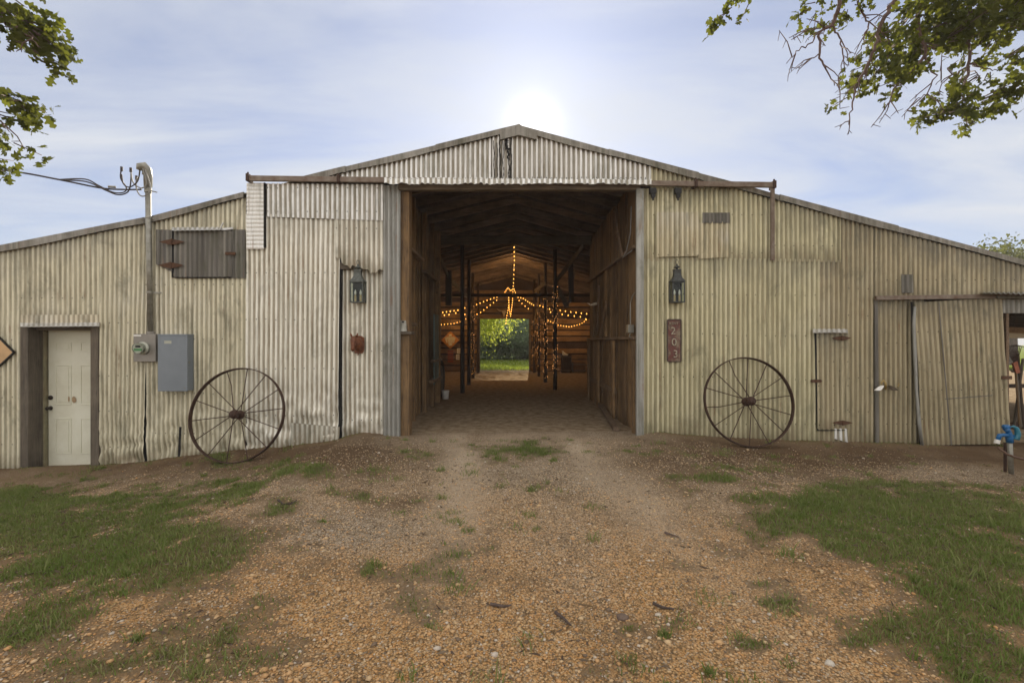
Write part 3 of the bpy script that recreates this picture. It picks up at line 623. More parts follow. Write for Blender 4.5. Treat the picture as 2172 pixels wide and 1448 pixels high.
corr('patch_sheet', ln(1912, 582, 1936, 582, -.025), ln(1912, 621, 1937, 621, -.025), M['dark'], seed=33, rows=5, A=.004)
# rake trim along the roof edge
segs = [(-420, 0), (0, 311), (311, 520), (640, 735), (735, 925), (925, 1100), (1100, 1290), (1290, 1480), (1480, 1650), (1650, 1900), (1900, 2420)]
for i, (a, b_) in enumerate(segs):
    m_ = MB(); n = max(2, int((b_-a)/6)); th = 12; top = []; bot = []
    for k in range(n+1):
        p = a+(b_-a)*k/n; t = roofpy(p)-2-(i % 2)*1.0; dip = 1.6*math.sin(p*1.05) if k not in (0, n) else 0
        top.append((X(p), Z(t))); bot.append((X(p), Z(t+th+dip+(i % 2)*1.5)))
    y0_ = -.045-(i % 2)*.008
    n1 = n+1
    vs = [(x_, y0_, z_) for x_, z_ in top]+[(x_, y0_, z_) for x_, z_ in bot]+[(x_, .02, z_) for x_, z_ in top]
    fs = [(k, n1+k, n1+k+1, k+1) for k in range(n)]+[(k+1, 2*n1+k+1, 2*n1+k, k) for k in range(n)]
    m_.add(vs, fs); m_.build('rake_trim', M['trim'], barn)
m_ = MB()
pk = [(1090,276),(1100,266.5),(1112,275),(1140,285),(1138,300),(1100,290),(1062,300),(1060,285)]
m_.prism([W(*p).xz for p in pk], -.062, -.02); m_.build('ridge_cap', M['trim'], barn)
# roof
Yb = 14.6
def slab(name, x0, x1, dz, th, y0_, y1_, mat):
    xs_ = sorted({x0, x1, *[float(q) for q in RXs if x0 < q < x1]}); m_ = MB()
    top = [(x_, rz(x_)-dz) for x_ in xs_]; bot = [(x_, rz(x_)-dz-th) for x_ in xs_[::-1]]
    m_.prism(top+bot, y0_, y1_); return m_.build(name, mat, barn)
slab('roof_sheet', float(RXs[0]), float(RXs[-1]), .0, .012, -.03, Yb, M['grey'])
XR = .095
# roof boarding with real gaps, seen from below
yy = .12
while yy < Yb-.3:
    wdt = random.uniform(.20, .30)
    slab('roof_board', -7.9, 8.4, .018, .022, yy, yy+wdt, M['roofwood']) if random.random() > .04 else None
    yy += wdt+random.choice((.012, .02, .05))
yy = .5
while yy < Yb-.3:
    slab('rafter', -7.9, 8.4, .0415, .10 if yy > 4.3 else .13, yy, yy+.05, M['batten']); yy += .62
# outer walls (side and back)
def sidewall(xw):
    corr('side_wall_sheet', lambda u: Vector((xw, Yb*u, rz(xw)-.02)), lambda u: Vector((xw, Yb*u, -.75)), M['left'], rows=6, seed=40+int(xw))
sidewall(-8.6); 
m_ = MB(); m_.box((7.16, .03, -.3), (7.20, 14.4, rz(7.18)-.1)); m_.build('side_wall', M['wood_y'], barn)
m_ = MB()
XA, XB, ZT = X(1018, 14.4), X(1122, 14.4), Z(676, 14.4)
# back wall backing sheet in three pieces round the doorway
for (a, b_, z0_) in ((-8.6, XA, -.5), (XA, XB, ZT), (XB, 7.2, -.5)):
    xs_ = sorted({a, b_, *[float(q) for q in RXs if a < q < b_]})
    poly = [(x_, rz(x_)-.03) for x_ in xs_]+[(b_, z0_), (a, z0_)]
    m_.prism(poly, 14.52, 14.55)
m_.build('back_wall', M['roofwood'], barn)
# horizontal log boards inside the back wall, with gaps
def bw(x0, x1, z0_, z1_, hh, yb=14.38, mat='wood_x', skip=.0, ht=(.6,.85)):
    z_ = z0_
    while z_ < z1_:
        h_ = hh*random.uniform(*ht)
        lim = min(rz(x0), rz(x1))-.15
        if z_+h_ < lim and random.random() > skip:
            m_ = MB(); m_.box((x0+random.uniform(0,.03), yb+random.uniform(-.02,.02), z_), (x1-random.uniform(0,.03), yb+.1, z_+h_)); m_.build('wall_board', M[mat], barn, bevel=.012)
        z_ += hh
bw(-3.8, XA-.02, .02, 3.0, .27); bw(XB+.02, 3.8, .02, 3.2, .27, skip=.08); bw(XA-.3, XB+.3, ZT+.03, 3.95, .27)
m_ = MB(); m_.box((XA-.09, 14.30, -.02), (XA, 14.5, ZT)); m_.build('back_doorway_post', M['greywood'], barn, bevel=.006)
m_ = MB(); m_.box((XB, 14.30, -.02), (XB+.09, 14.5, ZT)); m_.build('back_doorway_post', M['greywood'], barn, bevel=.006)
m_ = MB(); m_.box((XA-.3, 14.26, ZT+.0), (XB+.3, 14.34, ZT+.12)); m_.build('back_doorway_header', M['wood_x'], barn, bevel=.006)
# inner side walls of the back room
for xw, sgn in ((-3.85, 1), (3.7, -1)):
    yy = 4.3
    while yy < 14.3:
        wd = random.uniform(.16, .26)
        m_ = MB(); m_.box((xw, yy, -.02), (xw+.025, yy+wd, rz(xw)-.17)); m_.build('stall_board', M['wood'], barn); yy += wd+random.uniform(.004, .02)
    for z_ in (.9, 1.9, 2.7):
        m_ = MB(); m_.box((xw+sgn*.03-.03, 4.3, z_), (xw+sgn*.03+.03, 14.3, z_+.12)); m_.build('stall_rail', M['wood_y'], barn, bevel=.005)
# entry passage: left side
XL = -1.74
yy = .62
while yy < 3.75:
    wd = random.uniform(.14, .24); o_ = random.uniform(-.02, .02)
    m_ = MB(); m_.box((XL+o_-.03, yy, -.02), (XL+o_, yy+wd, rz(XL)-.16)); m_.build('stall_board', M['wood'], barn, bevel=.003); yy += wd+random.uniform(.01, .12)
for (y_, xo, wd) in ((1.25, .07, .12), (2.2, .09, .13), (3.0, .1, .11), (3.66, .12, .12)):
    m_ = MB(); m_.box((XL+.002, y_, -.02), (XL+xo, y_+wd, rz(XL)-.16)); m_.build('stall_post', M['wood'], barn, bevel=.008)
m_ = MB(); m_.box((X(849)-.01, .05, -.02), (X(868, .05), .24, rz(-1.6)-.14)); m_.build('front_post', M['wood'], barn, bevel=.008)
for (z_, y0_, y1_) in ((2.78, .25, 1.5), (2.62, 1.7, 2.9), (1.62, .24, .9), (.55, 2.4, 3.6), (.95, 2.6, 3.6)):
    m_ = MB(); m_.box((XL+.1, y0_, z_), (XL+.19, y1_, z_+.05)); m_.build('stall_rail', M['wood_y'], barn, bevel=.005)
m_ = MB(); m_.box((X(846, .04), .0, Z(709, .1)), (X(876, .1), .22, Z(703, .1))); m_.build('shelf_board', M['greywood_x'], barn, bevel=.004)
m_ = MB(); m_.bar((XL+.17, 2.62, .98), (XL+.17, 3.12, .98), .03, 1.02, up=(0,0,1))
m_ = MB(); m_.add([(XL+.13,2.75,Z(667,2.9)),(XL+.13,3.25,Z(667,3.2)),(XL+.13,3.25,.62),(XL+.13,2.75,.48),(XL+.16,2.75,Z(667,2.9)),(XL+.16,3.25,Z(667,3.2)),(XL+.16,3.25,.62),(XL+.16,2.75,.48)],
    [(0,3,2,1),(4,5,6,7),(0,1,5,4),(1,2,6,5),(2,3,7,6),(3,0,4,7)]); m_.build('hanging_board', M['tealboard'], barn, bevel=.004)
# short front cross partition tops both sides: closes the stall bays
m_ = MB(); m_.box((-3.85, 4.18, -.02), (XL-.02, 4.22, rz(-3)-.2)); m_.build('cross_wall', M['wood'], barn)
m_ = MB(); m_.box((1.88, 4.24, -.02), (3.72, 4.28, rz(3.7)-.2)); m_.build('cross_wall', M['wood'], barn)
# entry passage: right side of upright boards
XW = 1.845; yy = .10
while yy < 4.2:
    wd = random.uniform(.15, .25); o_ = random.uniform(-.015, .015); zt = rz(XW)-.16
    m_ = MB(); m_.box((XW+o_, yy, -.02+random.uniform(0,.05)), (XW+o_+.025, yy+wd, zt-random.uniform(0,.06))); m_.build('stall_board', M['wood'], barn, bevel=.003); yy += wd+random.uniform(.008, .03)
for (z_, y0_, y1_, xo) in ((2.74, .12, 4.2, .075), (1.40, .12, 4.25, .07), (.45, 1.4, 4.2, .03)):
    m_ = MB(); m_.box((XW-xo, y0_, z_), (XW-.018, y1_, z_+(.045 if xo > .04 else .1))); m_.build('stall_rail', M['wood_y'], barn, bevel=.004)
for y_ in (.12, 1.5, 2.9, 4.12):
    m_ = MB(); m_.box((XW-.016-.05, y_, -.02), (XW-.016, y_+.1, 1.39)); m_.build('stall_post', M['wood'], barn, bevel=.006)
for y_ in (2.15, 3.4):
    m_ = MB(); m_.box((XW-.016-.05, y_, 1.46), (XW-.016, y_+.1, 2.73)); m_.build('stall_post', M['wood'], barn, bevel=.006)
for (y0_, z0_, y1_, z1_) in ((1.9, 2.1, 2.5, 1.5), (2.6, 2.5, 2.9, 1.5), (.7, 2.7, 1.3, 3.6)):
    m_ = MB(); m_.bar((XW-.09, y0_, z0_), (XW-.09, y1_, z1_), .03, .08); m_.build('brace', M['wood_y'], barn)
# beam across the passage and roof braces
m_ = MB(); m_.box((-1.95, 4.05, 3.64), (1.95, 4.15, 3.84)); m_.build('cross_beam', M['greywood_x'], barn, bevel=.008)
m_ = MB(); m_.box((-3.8, 8.0, 2.80), (3.7, 8.09, 2.90)); m_.build('tie_beam', M['postwood'], barn, bevel=.008)
for (a, b_) in (((922,520,4.4),(952,590,5.6)), ((952,590,5.6),(990,628,8.0)), ((1238,522,4.4),(1208,560,5.6)), ((1208,560,5.6),(1176,602,6.6)), ((1135,618,9.0),(1158,600,8.6)), ((1140,655,9.8),(1130,690,9.8)), ((1178,600,6.6),(1203,652,6.6)), ((1203,652,6.6),(1220,570,6.6))):
    m_ = MB(); m_.bar(W(*a), W(*b_), .05, .13); m_.build('brace', M['greywood_x'], barn, bevel=.006)
m_ = MB(); m_.bar(W(952,575,5.6), W(952,648,5.6), .16, .16); m_.build('hanging_post', M['postwood'], barn)
m_ = MB(); m_.bar(W(1210,560,5.7), W(1212,640,5.7), .13, .13); m_.build('hanging_post', M['postwood'], barn)
# poles in the back room
POL = [(X(981,5.57), 5.57, .058), (X(994.6,7.8), 7.8, .058), (X(1003,10.4), 10.4, .06), (X(1014,13.3), 13.3, .055), (X(1177.5,6.4), 6.4, .058), (X(1156.8,8.74), 8.74, .06), (X(1143,11.3), 11.3, .05), (X(1133,13.4), 13.4, .06)]
for x_, y_, r_ in POL:
    m_ = MB(); zt = rz(x_)-.16; m_.tube([(x_+random.uniform(-.006,.006), y_, -.05+(zt+.05)*k/6) for k in range(7)], [r_*(1.05-.02*k) for k in range(7)], 10); m_.build('pole', M['postwood'], barn, smooth=True)
# small hatch on the left with hinges
corr('hatch_surround', ln(331, 487, 521, 487, -.016), lambda u: W(331+190*u, 560+30*min(1, u*3.2), -.016), M['dark'], seed=50, rows=14, A=.009)
hr = corr('hatch_door', ln(369, 490, 493, 490, -.034), ln(369, 588, 492, 587, -.034), M['dark'], seed=51, rows=14, A=.007)
hr['label'] = 'blackened corrugated hatch flap with two rusty strap hinges'
def hinge(cx, cy, w_, h_, y=-.055, parent=barn):
    m_ = MB(); pts = [(cx-w_, cy), (cx-w_*.6, cy-h_*.55), (cx-w_*.15, cy-h_), (cx+w_*.15, cy-h_), (cx+w_*.6, cy-h_*.55), (cx+w_, cy), (cx+w_*.6, cy+h_*.55), (cx+w_*.15, cy+h_), (cx-w_*.15, cy+h_), (cx-w_*.6, cy+h_*.55)]
    m_.prism([W(p[0], p[1]).xz for p in pts], y, y+.006); a = W(cx, cy-h_*1.2); b2 = W(cx, cy+h_*1.2)
    m_.tube([(a.x, y-.004, a.z), (b2.x, y-.004, b2.z)], .008, 8); return m_.build('hinge', M['rust_red'], parent)
hinge(371, 515, 27, 5.5, -.062); hinge(369, 564, 27, 6, -.062)
m_ = MB(); m_.prism([W(*p).xz for p in ((483,536),(504,536),(504,542),(483,542))], -.06, -.045); m_.build('latch', M['rust_red'], barn)
for q in ((367.5,489,371,588), (492,489,495,588), (369,587,493,590)):
    m_ = MB(); m_.box((X(q[0]), -.030, Z(q[3])), (X(q[2]), -.024, Z(q[1]))); m_.build('sheet_gap', M['gap'], barn)
corr('drip_cap', ln(364, 482, 470, 482, -.03), ln(364, 489, 468, 488, -.10), M['white_edge'], rows=3, A=.005, seed=52)
m_ = MB(); m_.bar(W(466, 487, -.06), W(474, 472, -.05), .03, .008); m_.bar(W(470, 487, -.04), W(494, 484, -.04), .02, .03); m_.build('bent_tin', M['white_edge'], barn)
# person doorway, left
YD = .25
m_ = MB(); m_.box((X(45), -.015, -.65), (X(62), YD+.02, Z(690))); m_.build('door_jamb', M['greywood'], barn, bevel=.005)
m_ = MB(); m_.box((X(193.5), -.015, -.6), (X(211), YD+.02, Z(690))); m_.build('door_jamb', M['greywood'], barn, bevel=.005)
m_ = MB(); m_.box((X(62), .08, Z(700)), (X(194), YD+.02, Z(688))); m_.build('door_lintel', M['greywood_x'], barn, bevel=.004)
m_ = MB(); m_.box((X(88, YD)-.04, YD-.06, -.6), (X(101, YD), YD+.06, Z(697))); m_.build('door_stop', M['olive'], barn)
corr('drip_cap', ln(43, 684, 211, 684, -.02), ln(43, 693, 211, 692, -.13), M['white_edge'], rows=4, A=.004, seed=53, screws=(.1,), every=1)
corr('patch_sheet', ln(44, 668, 210, 667, -.02), ln(44, 686, 210, 685, -.022), M['left_plain'], rows=3, seed=54, edge=.0)
dx0, dx1 = X(103, YD), X(200, YD); dzt, dzb = Z(699, YD), -.62
dm = MB(); dm.box((dx0, YD, dzb), (dx1+.22, YD+.04, dzt))
dr = dm.build('entry_door', M['door'], barn); dr['label'] = 'cream six-panel door with dark knob and brown stains'
m_ = MB()      # raised panels
for (a, b_, c_, d_) in ((120,149,728,743), (173,200,728,743), (120,149,776,856), (173,200,776,856), (120,149,889,960), (173,200,889,960)):
    x0, x1, z1_, z0_ = X(a, YD), X(b_, YD), Z(c_, YD), Z(d_, YD)
    if b_ == 200: x1 += .04
    e = .018
    for q in ((x0-e, z0_, x0, z1_), (x1, z0_, x1+e, z1_), (x0-e, z1_, x1+e, z1_+e), (x0-e, z0_-e, x1+e, z0_)): m_.box((q[0], YD-.007, q[1]), (q[2], YD+.001, q[3]))
    m_.box((x0+.02, YD-.006, z0_+.02), (x1-.02, YD+.001, z1_-.02))
m_.build('panel_moulding', M['door'], dr, bevel=.003)
for q in (843, 865):
    c = W(108, q, YD-.002); m_ = MB(); m_.lathe(c, [(.03,0),(.031,-.008),(.012,-.012),(.012,-.035),(.026,-.045),(.028,-.06),(.018,-.07),(0.001,-.072)] if q > 850 else [(.032,0),(.034,-.01),(.026,-.02),(.001,-.022)], 16, 'y')
    m_.build('knob' if q > 850 else 'deadbolt', M['bronze'], dr, smooth=True)
for (cx_, cy_, a, b_) in ((158, 847, 5, 7), (147, 846, 2, 6)):
    m_ = MB(); m_.prism([(X(cx_+a*math.cos(k*.5236)*random.uniform(.8,1.1), YD), Z(cy_+b_*math.sin(k*.5236)*random.uniform(.8,1.1), YD)) for k in range(12)], YD-.0085, YD-.0075); o = m_.build('stain', M['stain'], dr)
# small door, right
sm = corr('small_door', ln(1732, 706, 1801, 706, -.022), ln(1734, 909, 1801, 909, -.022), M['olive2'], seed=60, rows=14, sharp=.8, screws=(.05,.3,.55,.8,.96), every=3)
sm['label'] = 'narrow corrugated door with two long rusty hinges'
m_ = MB(); m_.prism([W(*p).xz for p in ((1726,703),(1732,703),(1734,911),(1790,911),(1790,912.5),(1732,913))], -.020, -.008); m_.build('sheet_gap', M['gap'], barn)
hinge(1780, 717, 21, 4.5, -.05); hinge(1782, 895, 22, 4.5, -.05)
m_ = MB(); m_.prism([W(*p).xz for p in ((1717,804),(1736,804),(1738,807),(1736,810),(1717,810),(1715,807))], -.055, -.04); m_.tube([W(1727,807,-.055), W(1727,811,-.07), W(1731,811,-.06)], .006, 6); m_.build('latch', M['rust_red'], barn)
corr('drip_cap', ln(1724, 698, 1797, 698, -.02), ln(1724, 706, 1799, 706, -.10), M['white_edge'], rows=4, A=.004, seed=61)
# sliding door, right
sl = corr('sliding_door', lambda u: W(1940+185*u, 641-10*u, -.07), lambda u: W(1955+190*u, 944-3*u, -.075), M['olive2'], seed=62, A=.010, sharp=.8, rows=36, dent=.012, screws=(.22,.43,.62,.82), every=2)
sl['label'] = 'sagging corrugated sliding door hung from a rusty track'
m_ = MB(); m_.add([W(1931,640,-.0),W(1936,640,-.0),W(1958,946,-.0),W(1950,946,-.0),W(1931,640,-.06),W(1936,640,-.06),W(1958,946,-.06),W(1950,946,-.06)], [(0,1,2,3),(4,5,6,7),(0,4,7,3),(1,5,6,2),(0,1,5,4)]); m_.build('sheet_gap', M['gap'], barn)
m_ = MB(); m_.tube([W(1940,650,-.075), W(1938,690,-.08), W(1941,760,-.085), W(1944,830,-.08), W(1950,900,-.085), W(1956,945,-.08)], [.018,.02,.022,.018,.022,.02], 8); m_.build('rolled_edge', M['grey'], sl, smooth=True)
m_ = MB(); m_.bar(W(1991,642,-.088), W(2018,944,-.092), .012, .006); m_.bar(W(2005,846,-.09), W(2105,838,-.09), .006, .010); m_.build('seam', M['dark'], sl)
m_ = MB(); m_.box((X(2110), -.098, Z(803)), (X(2131), -.085, Z(796))); m_.build('latch', M['rust_red'], sl)
m_ = MB(); m_.bar(W(1857,632,-.10), W(2200,627,-.10), .045, .06); o = m_.build('door_track', M['rail'], barn, bevel=.004)
m_ = MB(); m_.box((X(2110,-.1), -.14, Z(633,-.1)), (X(2420,-.1), -.0, Z(628,-.1))); m_.build('track_cover', M['dark'], barn)
corr('canopy_sheet', ln(2084, 620, 2420, 620, -.02), ln(2084, 621, 2420, 634, -.30), M['grey'], A=.010, rows=4, seed=63)
corr('valance_sheet', ln(2126, 634, 2420, 634, .01), ln(2127, 664, 2420, 664, .01), M['grey'], A=.009, rows=5, seed=64)
m_ = MB(); m_.box((X(2420)-.1, 0, -.3), (X(2420), .12, 2.2)); m_.build('lean_to_post', M['greywood'], barn)
for y_ in (.5, 1.6, 2.7):
    m_ = MB(); m_.bar((7.2, y_, 1.85), (11.3, y_, 1.62), .1, .12); m_.build('lean_to_beam', M['postwood'], barn)
m_ = MB(); m_.bar((7.2, 1.0, 1.62), (11.3, 2.2, 1.5), .06, .1); m_.bar((9.4, .4, 1.48), (11.4, 1.4, 1.40), .1, .16); m_.build('lean_to_brace', M['wood_x'], barn)
# door track over the doorway
m_ = MB(); m_.bar(W(527,378.5,-.09), W(1645,392.5,-.09), .045, .075); m_.build('door_track', M['rail'], barn, bevel=.005)
m_ = MB(); m_.bar(W(1638.5,386,-.09), W(1638.5,552,-.05), .05, .035, up=(0,1,0)); m_.build('track_drop_bar', M['rail'], barn, bevel=.003)
for px, py in ((527, 377), (719, 380), (1475, 389), (1641, 392)):
    m_ = MB(); c = W(px, py, -.09); m_.box((c.x-.02, -.13, c.z-.055), (c.x+.02, -.0, c.z+.05)); m_.tube([(c.x, -.10, c.z+.03), (c.x, -.10, c.z+.075)], .014, 6); m_.build('track_bracket', M['rust'], barn, bevel=.003)
for px in (1385, 1438):
    m_ = MB(); c = W(px, 402, -.09); m_.box((c.x-.045, -.11, c.z-.055), (c.x+.045, -.05, c.z+.02)); m_.prism([(c.x-.03, c.z-.05), (c.x+.03, c.z-.05), (c.x+.035, c.z-.10), (c.x+.012, c.z-.13), (c.x-.015, c.z-.12)], -.10, -.07)
    m_.tube([(c.x, -.085, c.z-.11), (c.x+.004, -.085, c.z-.155)], .012, 6); m_.build('door_roller', M['black'], barn)
# little inner fittings that belong to the barn
m_ = MB(); m_.tube([(XW-.05, .28, 3.4), (XW-.06, .3, 3.0), (XW-.10, .38, 2.75), (XW-.13, .5, 2.66), (XW-.10, .36, 2.69), (XW-.06, .2, 2.72)], .008, 6); m_.build('hanging_wire', M['cable_grey'], barn, smooth=True)
m_ = MB(); m_.box((XW-.12, .20, 1.50), (XW-.03, .32, 1.62)); m_.tube([(XW-.07, .26, 1.62), (XW-.07, .26, 1.95), (XW-.05, .2, 2.05), (XW-.02, .16, 2.1)], .01, 8); m_.tube([(XW-.07, .24, 1.5), (XW-.1, .22, 1.44), (XW-.04, .22, 1.43)], .01, 6); m_.build('switch_box', M['conduit'], barn, bevel=.004)
m_ = MB(); m_.tube([(XW-.03, .07, .03), (XW-.01, .06, .95)], .011, 8); m_.build('white_rod', M['white'], barn)
# hem of wooden stringer behind facade bottom so no light leaks
m_ = MB(); m_.box((-8.6, .09, -.7), (X(846), .12, Z(930)+.3)); m_.build('sill_board', M['roofwood'], barn) if False else None
# dark lining boards behind the facade sheets
for (a, b_) in ((-8.6, X(60)), (X(212), X(700)), (X(1366), 7.15)):
    xs_ = sorted({a, b_, *[float(q) for q in RXs if a < q < b_]})
    m_ = MB(); m_.prism([(x_, rz(x_)-.2) for x_ in xs_]+[(b_, -.6), (a, -.6)], .13, .15); m_.build('lining', M['roofwood'], barn)

# ------------------------------------------------------------------ wagon wheels
def wagon_wheel(cpx, cpy, rad, tilt, turn, yb, label, bent):
    """leaning steel wheel, 14 spokes alternating between the two hub flanges"""
    c = W(cpx, cpy, yb); root = empty('wagon_wheel', label, 'wheel', 'steel wagon wheels leaning on the wall')
    root.location = (c.x, c.y, c.z); root.rotation_euler = (tilt, 0, turn)
    m_ = MB(); n = 72; ro, ri, hw = rad, rad-.012, .032; rr = []
    prof = [(ro, -hw), (ro, hw), (ri, hw), (ri, -hw)]
    vs = []; fs = []
    for k in range(n):
        a = 2*math.pi*k/n
        for r_, y_ in prof: vs.append((r_*math.cos(a), y_, r_*math.sin(a)))
    for k in range(n):
        k2 = (k+1) % n
        for j in range(4): fs.append((k*4+j, k*4+(j+1) % 4, k2*4+(j+1) % 4, k2*4+j))
    m_.add(vs, fs); m_.build('rim', M['rust'], root)
    m_ = MB(); m_.lathe((0,0,0), [(.03,-.125),(.045,-.12),(.047,-.085),(.062,-.08),(.064,-.06),(.05,-.05),(.05,.05),(.064,.06),(.062,.08),(.045,.085),(.04,.11),(.0,.11)], 20, 'y')
    m_.lathe((0,0,0), [(.001,-.128),(.024,-.127),(.026,-.10)], 12, 'y')
    for k in range(7):
        for s_ in (-1, 1):
            a = 2*math.pi*(k+.5*(s_ > 0))/7; p = Vector((.054*math.cos(a), .07*s_, .054*math.sin(a))); m_.tube([p-Vector((0,.016,0)), p+Vector((0,.016,0))], .009, 6)
    m_.build('hub', M['rust'], root, smooth=True)
    for k in range(14):
        a = 2*math.pi*(k+.3)/14; s_ = 1 if k % 2 else -1; d = Vector((math.cos(a), 0, math.sin(a))); m_ = MB(); p0 = d*.05+Vector((0, .07*s_, 0)); p1 = d*(rad-.008)
        pts = [p0, p1]
        if k in bent: mid = p0.lerp(p1, .62)+Vector((-math.sin(a), 0, math.cos(a)))*bent[k]; pts = [p0, mid, p1]
        m_.tube(pts, .0062, 6); m_.build('spoke', M['rust'], root)
    return root
wagon_wheel(503, 879, .655, R(-13), R(0), -.22, 'tall rusty steel wagon wheel leaning below the grey breaker box', {4: -.03})
wagon_wheel(1588, 851, .622, R(-12), R(0), -.20, 'rusty steel wagon wheel leaning between the 203 plate and the narrow door', {4: .03, 7: .02})

# ------------------------------------------------------------------ electrics
mt = empty('electric_meter', 'taupe electric meter box with round glass dial below the conduit', 'electric meter')
a = W(283, 767, -.11); b_ = W(330, 708, -.11); m_ = MB(); m_.box((a.x, -.11, a.z), (b_.x, -.015, b_.z)); m_.tube([((a.x+b_.x)/2+.05, -.06, b_.z), ((a.x+b_.x)/2+.05, -.06, b_.z+.035)], .05, 12); m_.build('box', M['meter_box'], mt, bevel=.006)
m_ = MB(); m_.box((a.x+.005, -.113, b_.z-.035), (a.x+.11, -.1105, b_.z-.012)); m_.build('label_plate', M['white'], mt)
c = Vector((X(305,-.11), -.11, Z(738,-.11))); m_ = MB(); m_.lathe(c, [(.088,0),(.09,-.03),(.08,-.035),(.075,-.05)], 28, 'y'); m_.build('ring', M['meter_ring'], mt, smooth=True)
m_ = MB(); m_.lathe(c, [(.073,-.045),(.072,-.12),(.06,-.135),(.001,-.14)], 28, 'y'); m_.build('glass_cover', M['glass'], mt, smooth=True)
m_ = MB(); m_.lathe(c, [(.062,-.05),(.062,-.095),(.001,-.095)], 24, 'y'); m_.build('dial_body', M['meter_ring'], mt)
m_ = MB(); m_.box((c.x-.05, -.209, c.z-.035), (c.x+.045, -.206, c.z-.005)); m_.build('green_plate', M['green'], mt)
m_ = MB(); m_.box((c.x-.03, -.209, c.z+.008), (c.x+.03, -.206, c.z+.035)); m_.build('display', M['black'], mt)
bx = empty('breaker_box', 'tall grey steel breaker box on the wall beside the meter', 'electric box')
a = W(336, 829, -.14); b_ = W(397.5, 709, -.14); m_ = MB(); m_.box((a.x, -.135, a.z), (b_.x, -.015, b_.z)); m_.build('box', M['box_grey'], bx, bevel=.004)
m_ = MB(); m_.box((a.x-.004, -.148, a.z-.004), (b_.x+.004, -.136, b_.z-.022)); m_.build('cover', M['box_grey'], bx, bevel=.004)
m_ = MB(); m_.box((a.x-.006, -.150, b_.z-.02), (b_.x+.006, -.014, b_.z+.004)); m_.build('top_lip', M['box_grey'], bx, bevel=.003)
m_ = MB(); m_.box((a.x+.09, -.1495, b_.z-.13), (a.x+.19, -.1482, b_.z-.09)); m_.build('label_plate', M['meter_ring'], bx)
for q_ in ((a.x+.03, a.z+.04), (b_.x-.03, a.z+.04), (a.x+.03, b_.z-.06), (b_.x-.03, b_.z-.06)):
    m_ = MB(); m_.lathe((q_[0], 0, q_[1]), [(.007,-.147),(.006,-.151),(.0,-.1515)], 8, 'y'); m_.build('screw', M['conduit'], bx)
m_ = MB(); m_.box((b_.x+.0005, -.12, (a.z+b_.z)/2-.01), (b_.x+.008, -.10, (a.z+b_.z)/2+.02)); m_.build('hasp', M['conduit'], bx)
mast = empty('service_mast', 'galvanised conduit mast with a curved weatherhead rising above the roof', 'conduit')
m_ = MB(); pb = W(319, 708, -.07); pt = W(314, 392, -.07); m_.tube([pb, pb.lerp(pt, .5), pt], .036, 16); m_.build('pipe', M['conduit'], mast, smooth=True)
for q in (462, 620):
    m_ = MB(); c = pb.lerp(pt, (708-q)/(708-392)); m_.tube([c-Vector((0,0,.012)), c+Vector((0,0,.012))], .041, 16); m_.bar(c+Vector((.03,.02,0)), c+Vector((.13,.05,0)), .01, .02); m_.build('strap', M['conduit'], mast)
m_ = MB(); hp = [W(314,396,-.07), W(314,372,-.07), W(311,360,-.09), W(304,352,-.12), W(297,353,-.15), W(294,360,-.16)]
m_.tube(hp, [.05,.055,.062,.062,.05,.03], 16); m_.tube([W(302,366,-.12), W(320,371,-.07)], .03, 10); m_.build('weatherhead', M['conduit'], mast, smooth=True)
m_ = MB(); m_.tube([W(308,402,-.07), W(333,408,-.07)], .008, 6); m_.lathe(W(314,404,-.07), [(.045,-.03),(.045,.03)], 12, 'z'); m_.build('cable_clamp', M['conduit'], mast)
def cur(pts, r, mat, parent, name):
    P = [W(*p) if len(p) == 3 and p[0] > 20 or p[0] < -0 else W(*p) for p in pts]; res = []
    for i in range(len(P)-1):
        p0, p1, p2, p3 = P[max(0, i-1)], P[i], P[i+1], P[min(len(P)-1, i+2)]
        for k in range(6):
            t = k/6; res.append(.5*((2*p1)+(p2-p0)*t+(2*p0-5*p1+4*p2-p3)*t*t+(3*p1-p0-3*p2+p3)*t**3))
    res.append(P[-1]); m_ = MB(); m_.tube(res, r, 6); return m_.build(name, mat, parent, smooth=True)
cb = empty('overhead_cable', 'dark overhead service cable coming in from the left to the weatherhead', 'cable')
cur([(-380,330,-1.9),(-100,352,-1.0),(30,364,-.6),(125,381,-.4),(215,399,-.2),(262,402,-.1),(300,402,-.09)], .012, M['cable'], cb, 'main_cable')
cur([(125,381,-.4),(180,380,-.3),(210,394,-.2),(240,408,-.15),(262,408,-.12),(268,398,-.1),(256,378,-.1),(258,356,-.1)], .009, M['cable'], cb, 'wire')
cur([(140,382,-.4),(185,386,-.3),(225,404,-.2),(250,413,-.12),(270,408,-.1),(277,390,-.1),(278,358,-.1)], .009, M['cable'], cb, 'wire')
cur([(258,370,-.12),(262,390,-.12),(275,397,-.12),(292,384,-.14),(297,358,-.15)], .009, M['cable'], cb, 'wire')
cur([(278,366,-.12),(283,388,-.12),(300,399,-.13),(311,388,-.14),(303,358,-.15)], .009, M['cable_grey'], cb, 'wire')
cur([(290,376,-.12),(289,398,-.12),(298,415,-.14),(312,413,-.15),(319,396,-.15),(308,360,-.15)], .009, M['cable_grey'], cb, 'wire')
for (p, q) in ((258, 355), (277.5, 357), (289.5, 374)):
    m_ = MB(); m_.tube([W(p, q+8, -.11), W(p, q-1, -.11)], .017, 8); m_.build('splice_cap', M['cable'], cb)
m_ = MB(); m_.tube([W(229,396,-.18), W(246,397,-.13)], .017, 8); m_.build('tension_clamp', M['conduit'], cb)

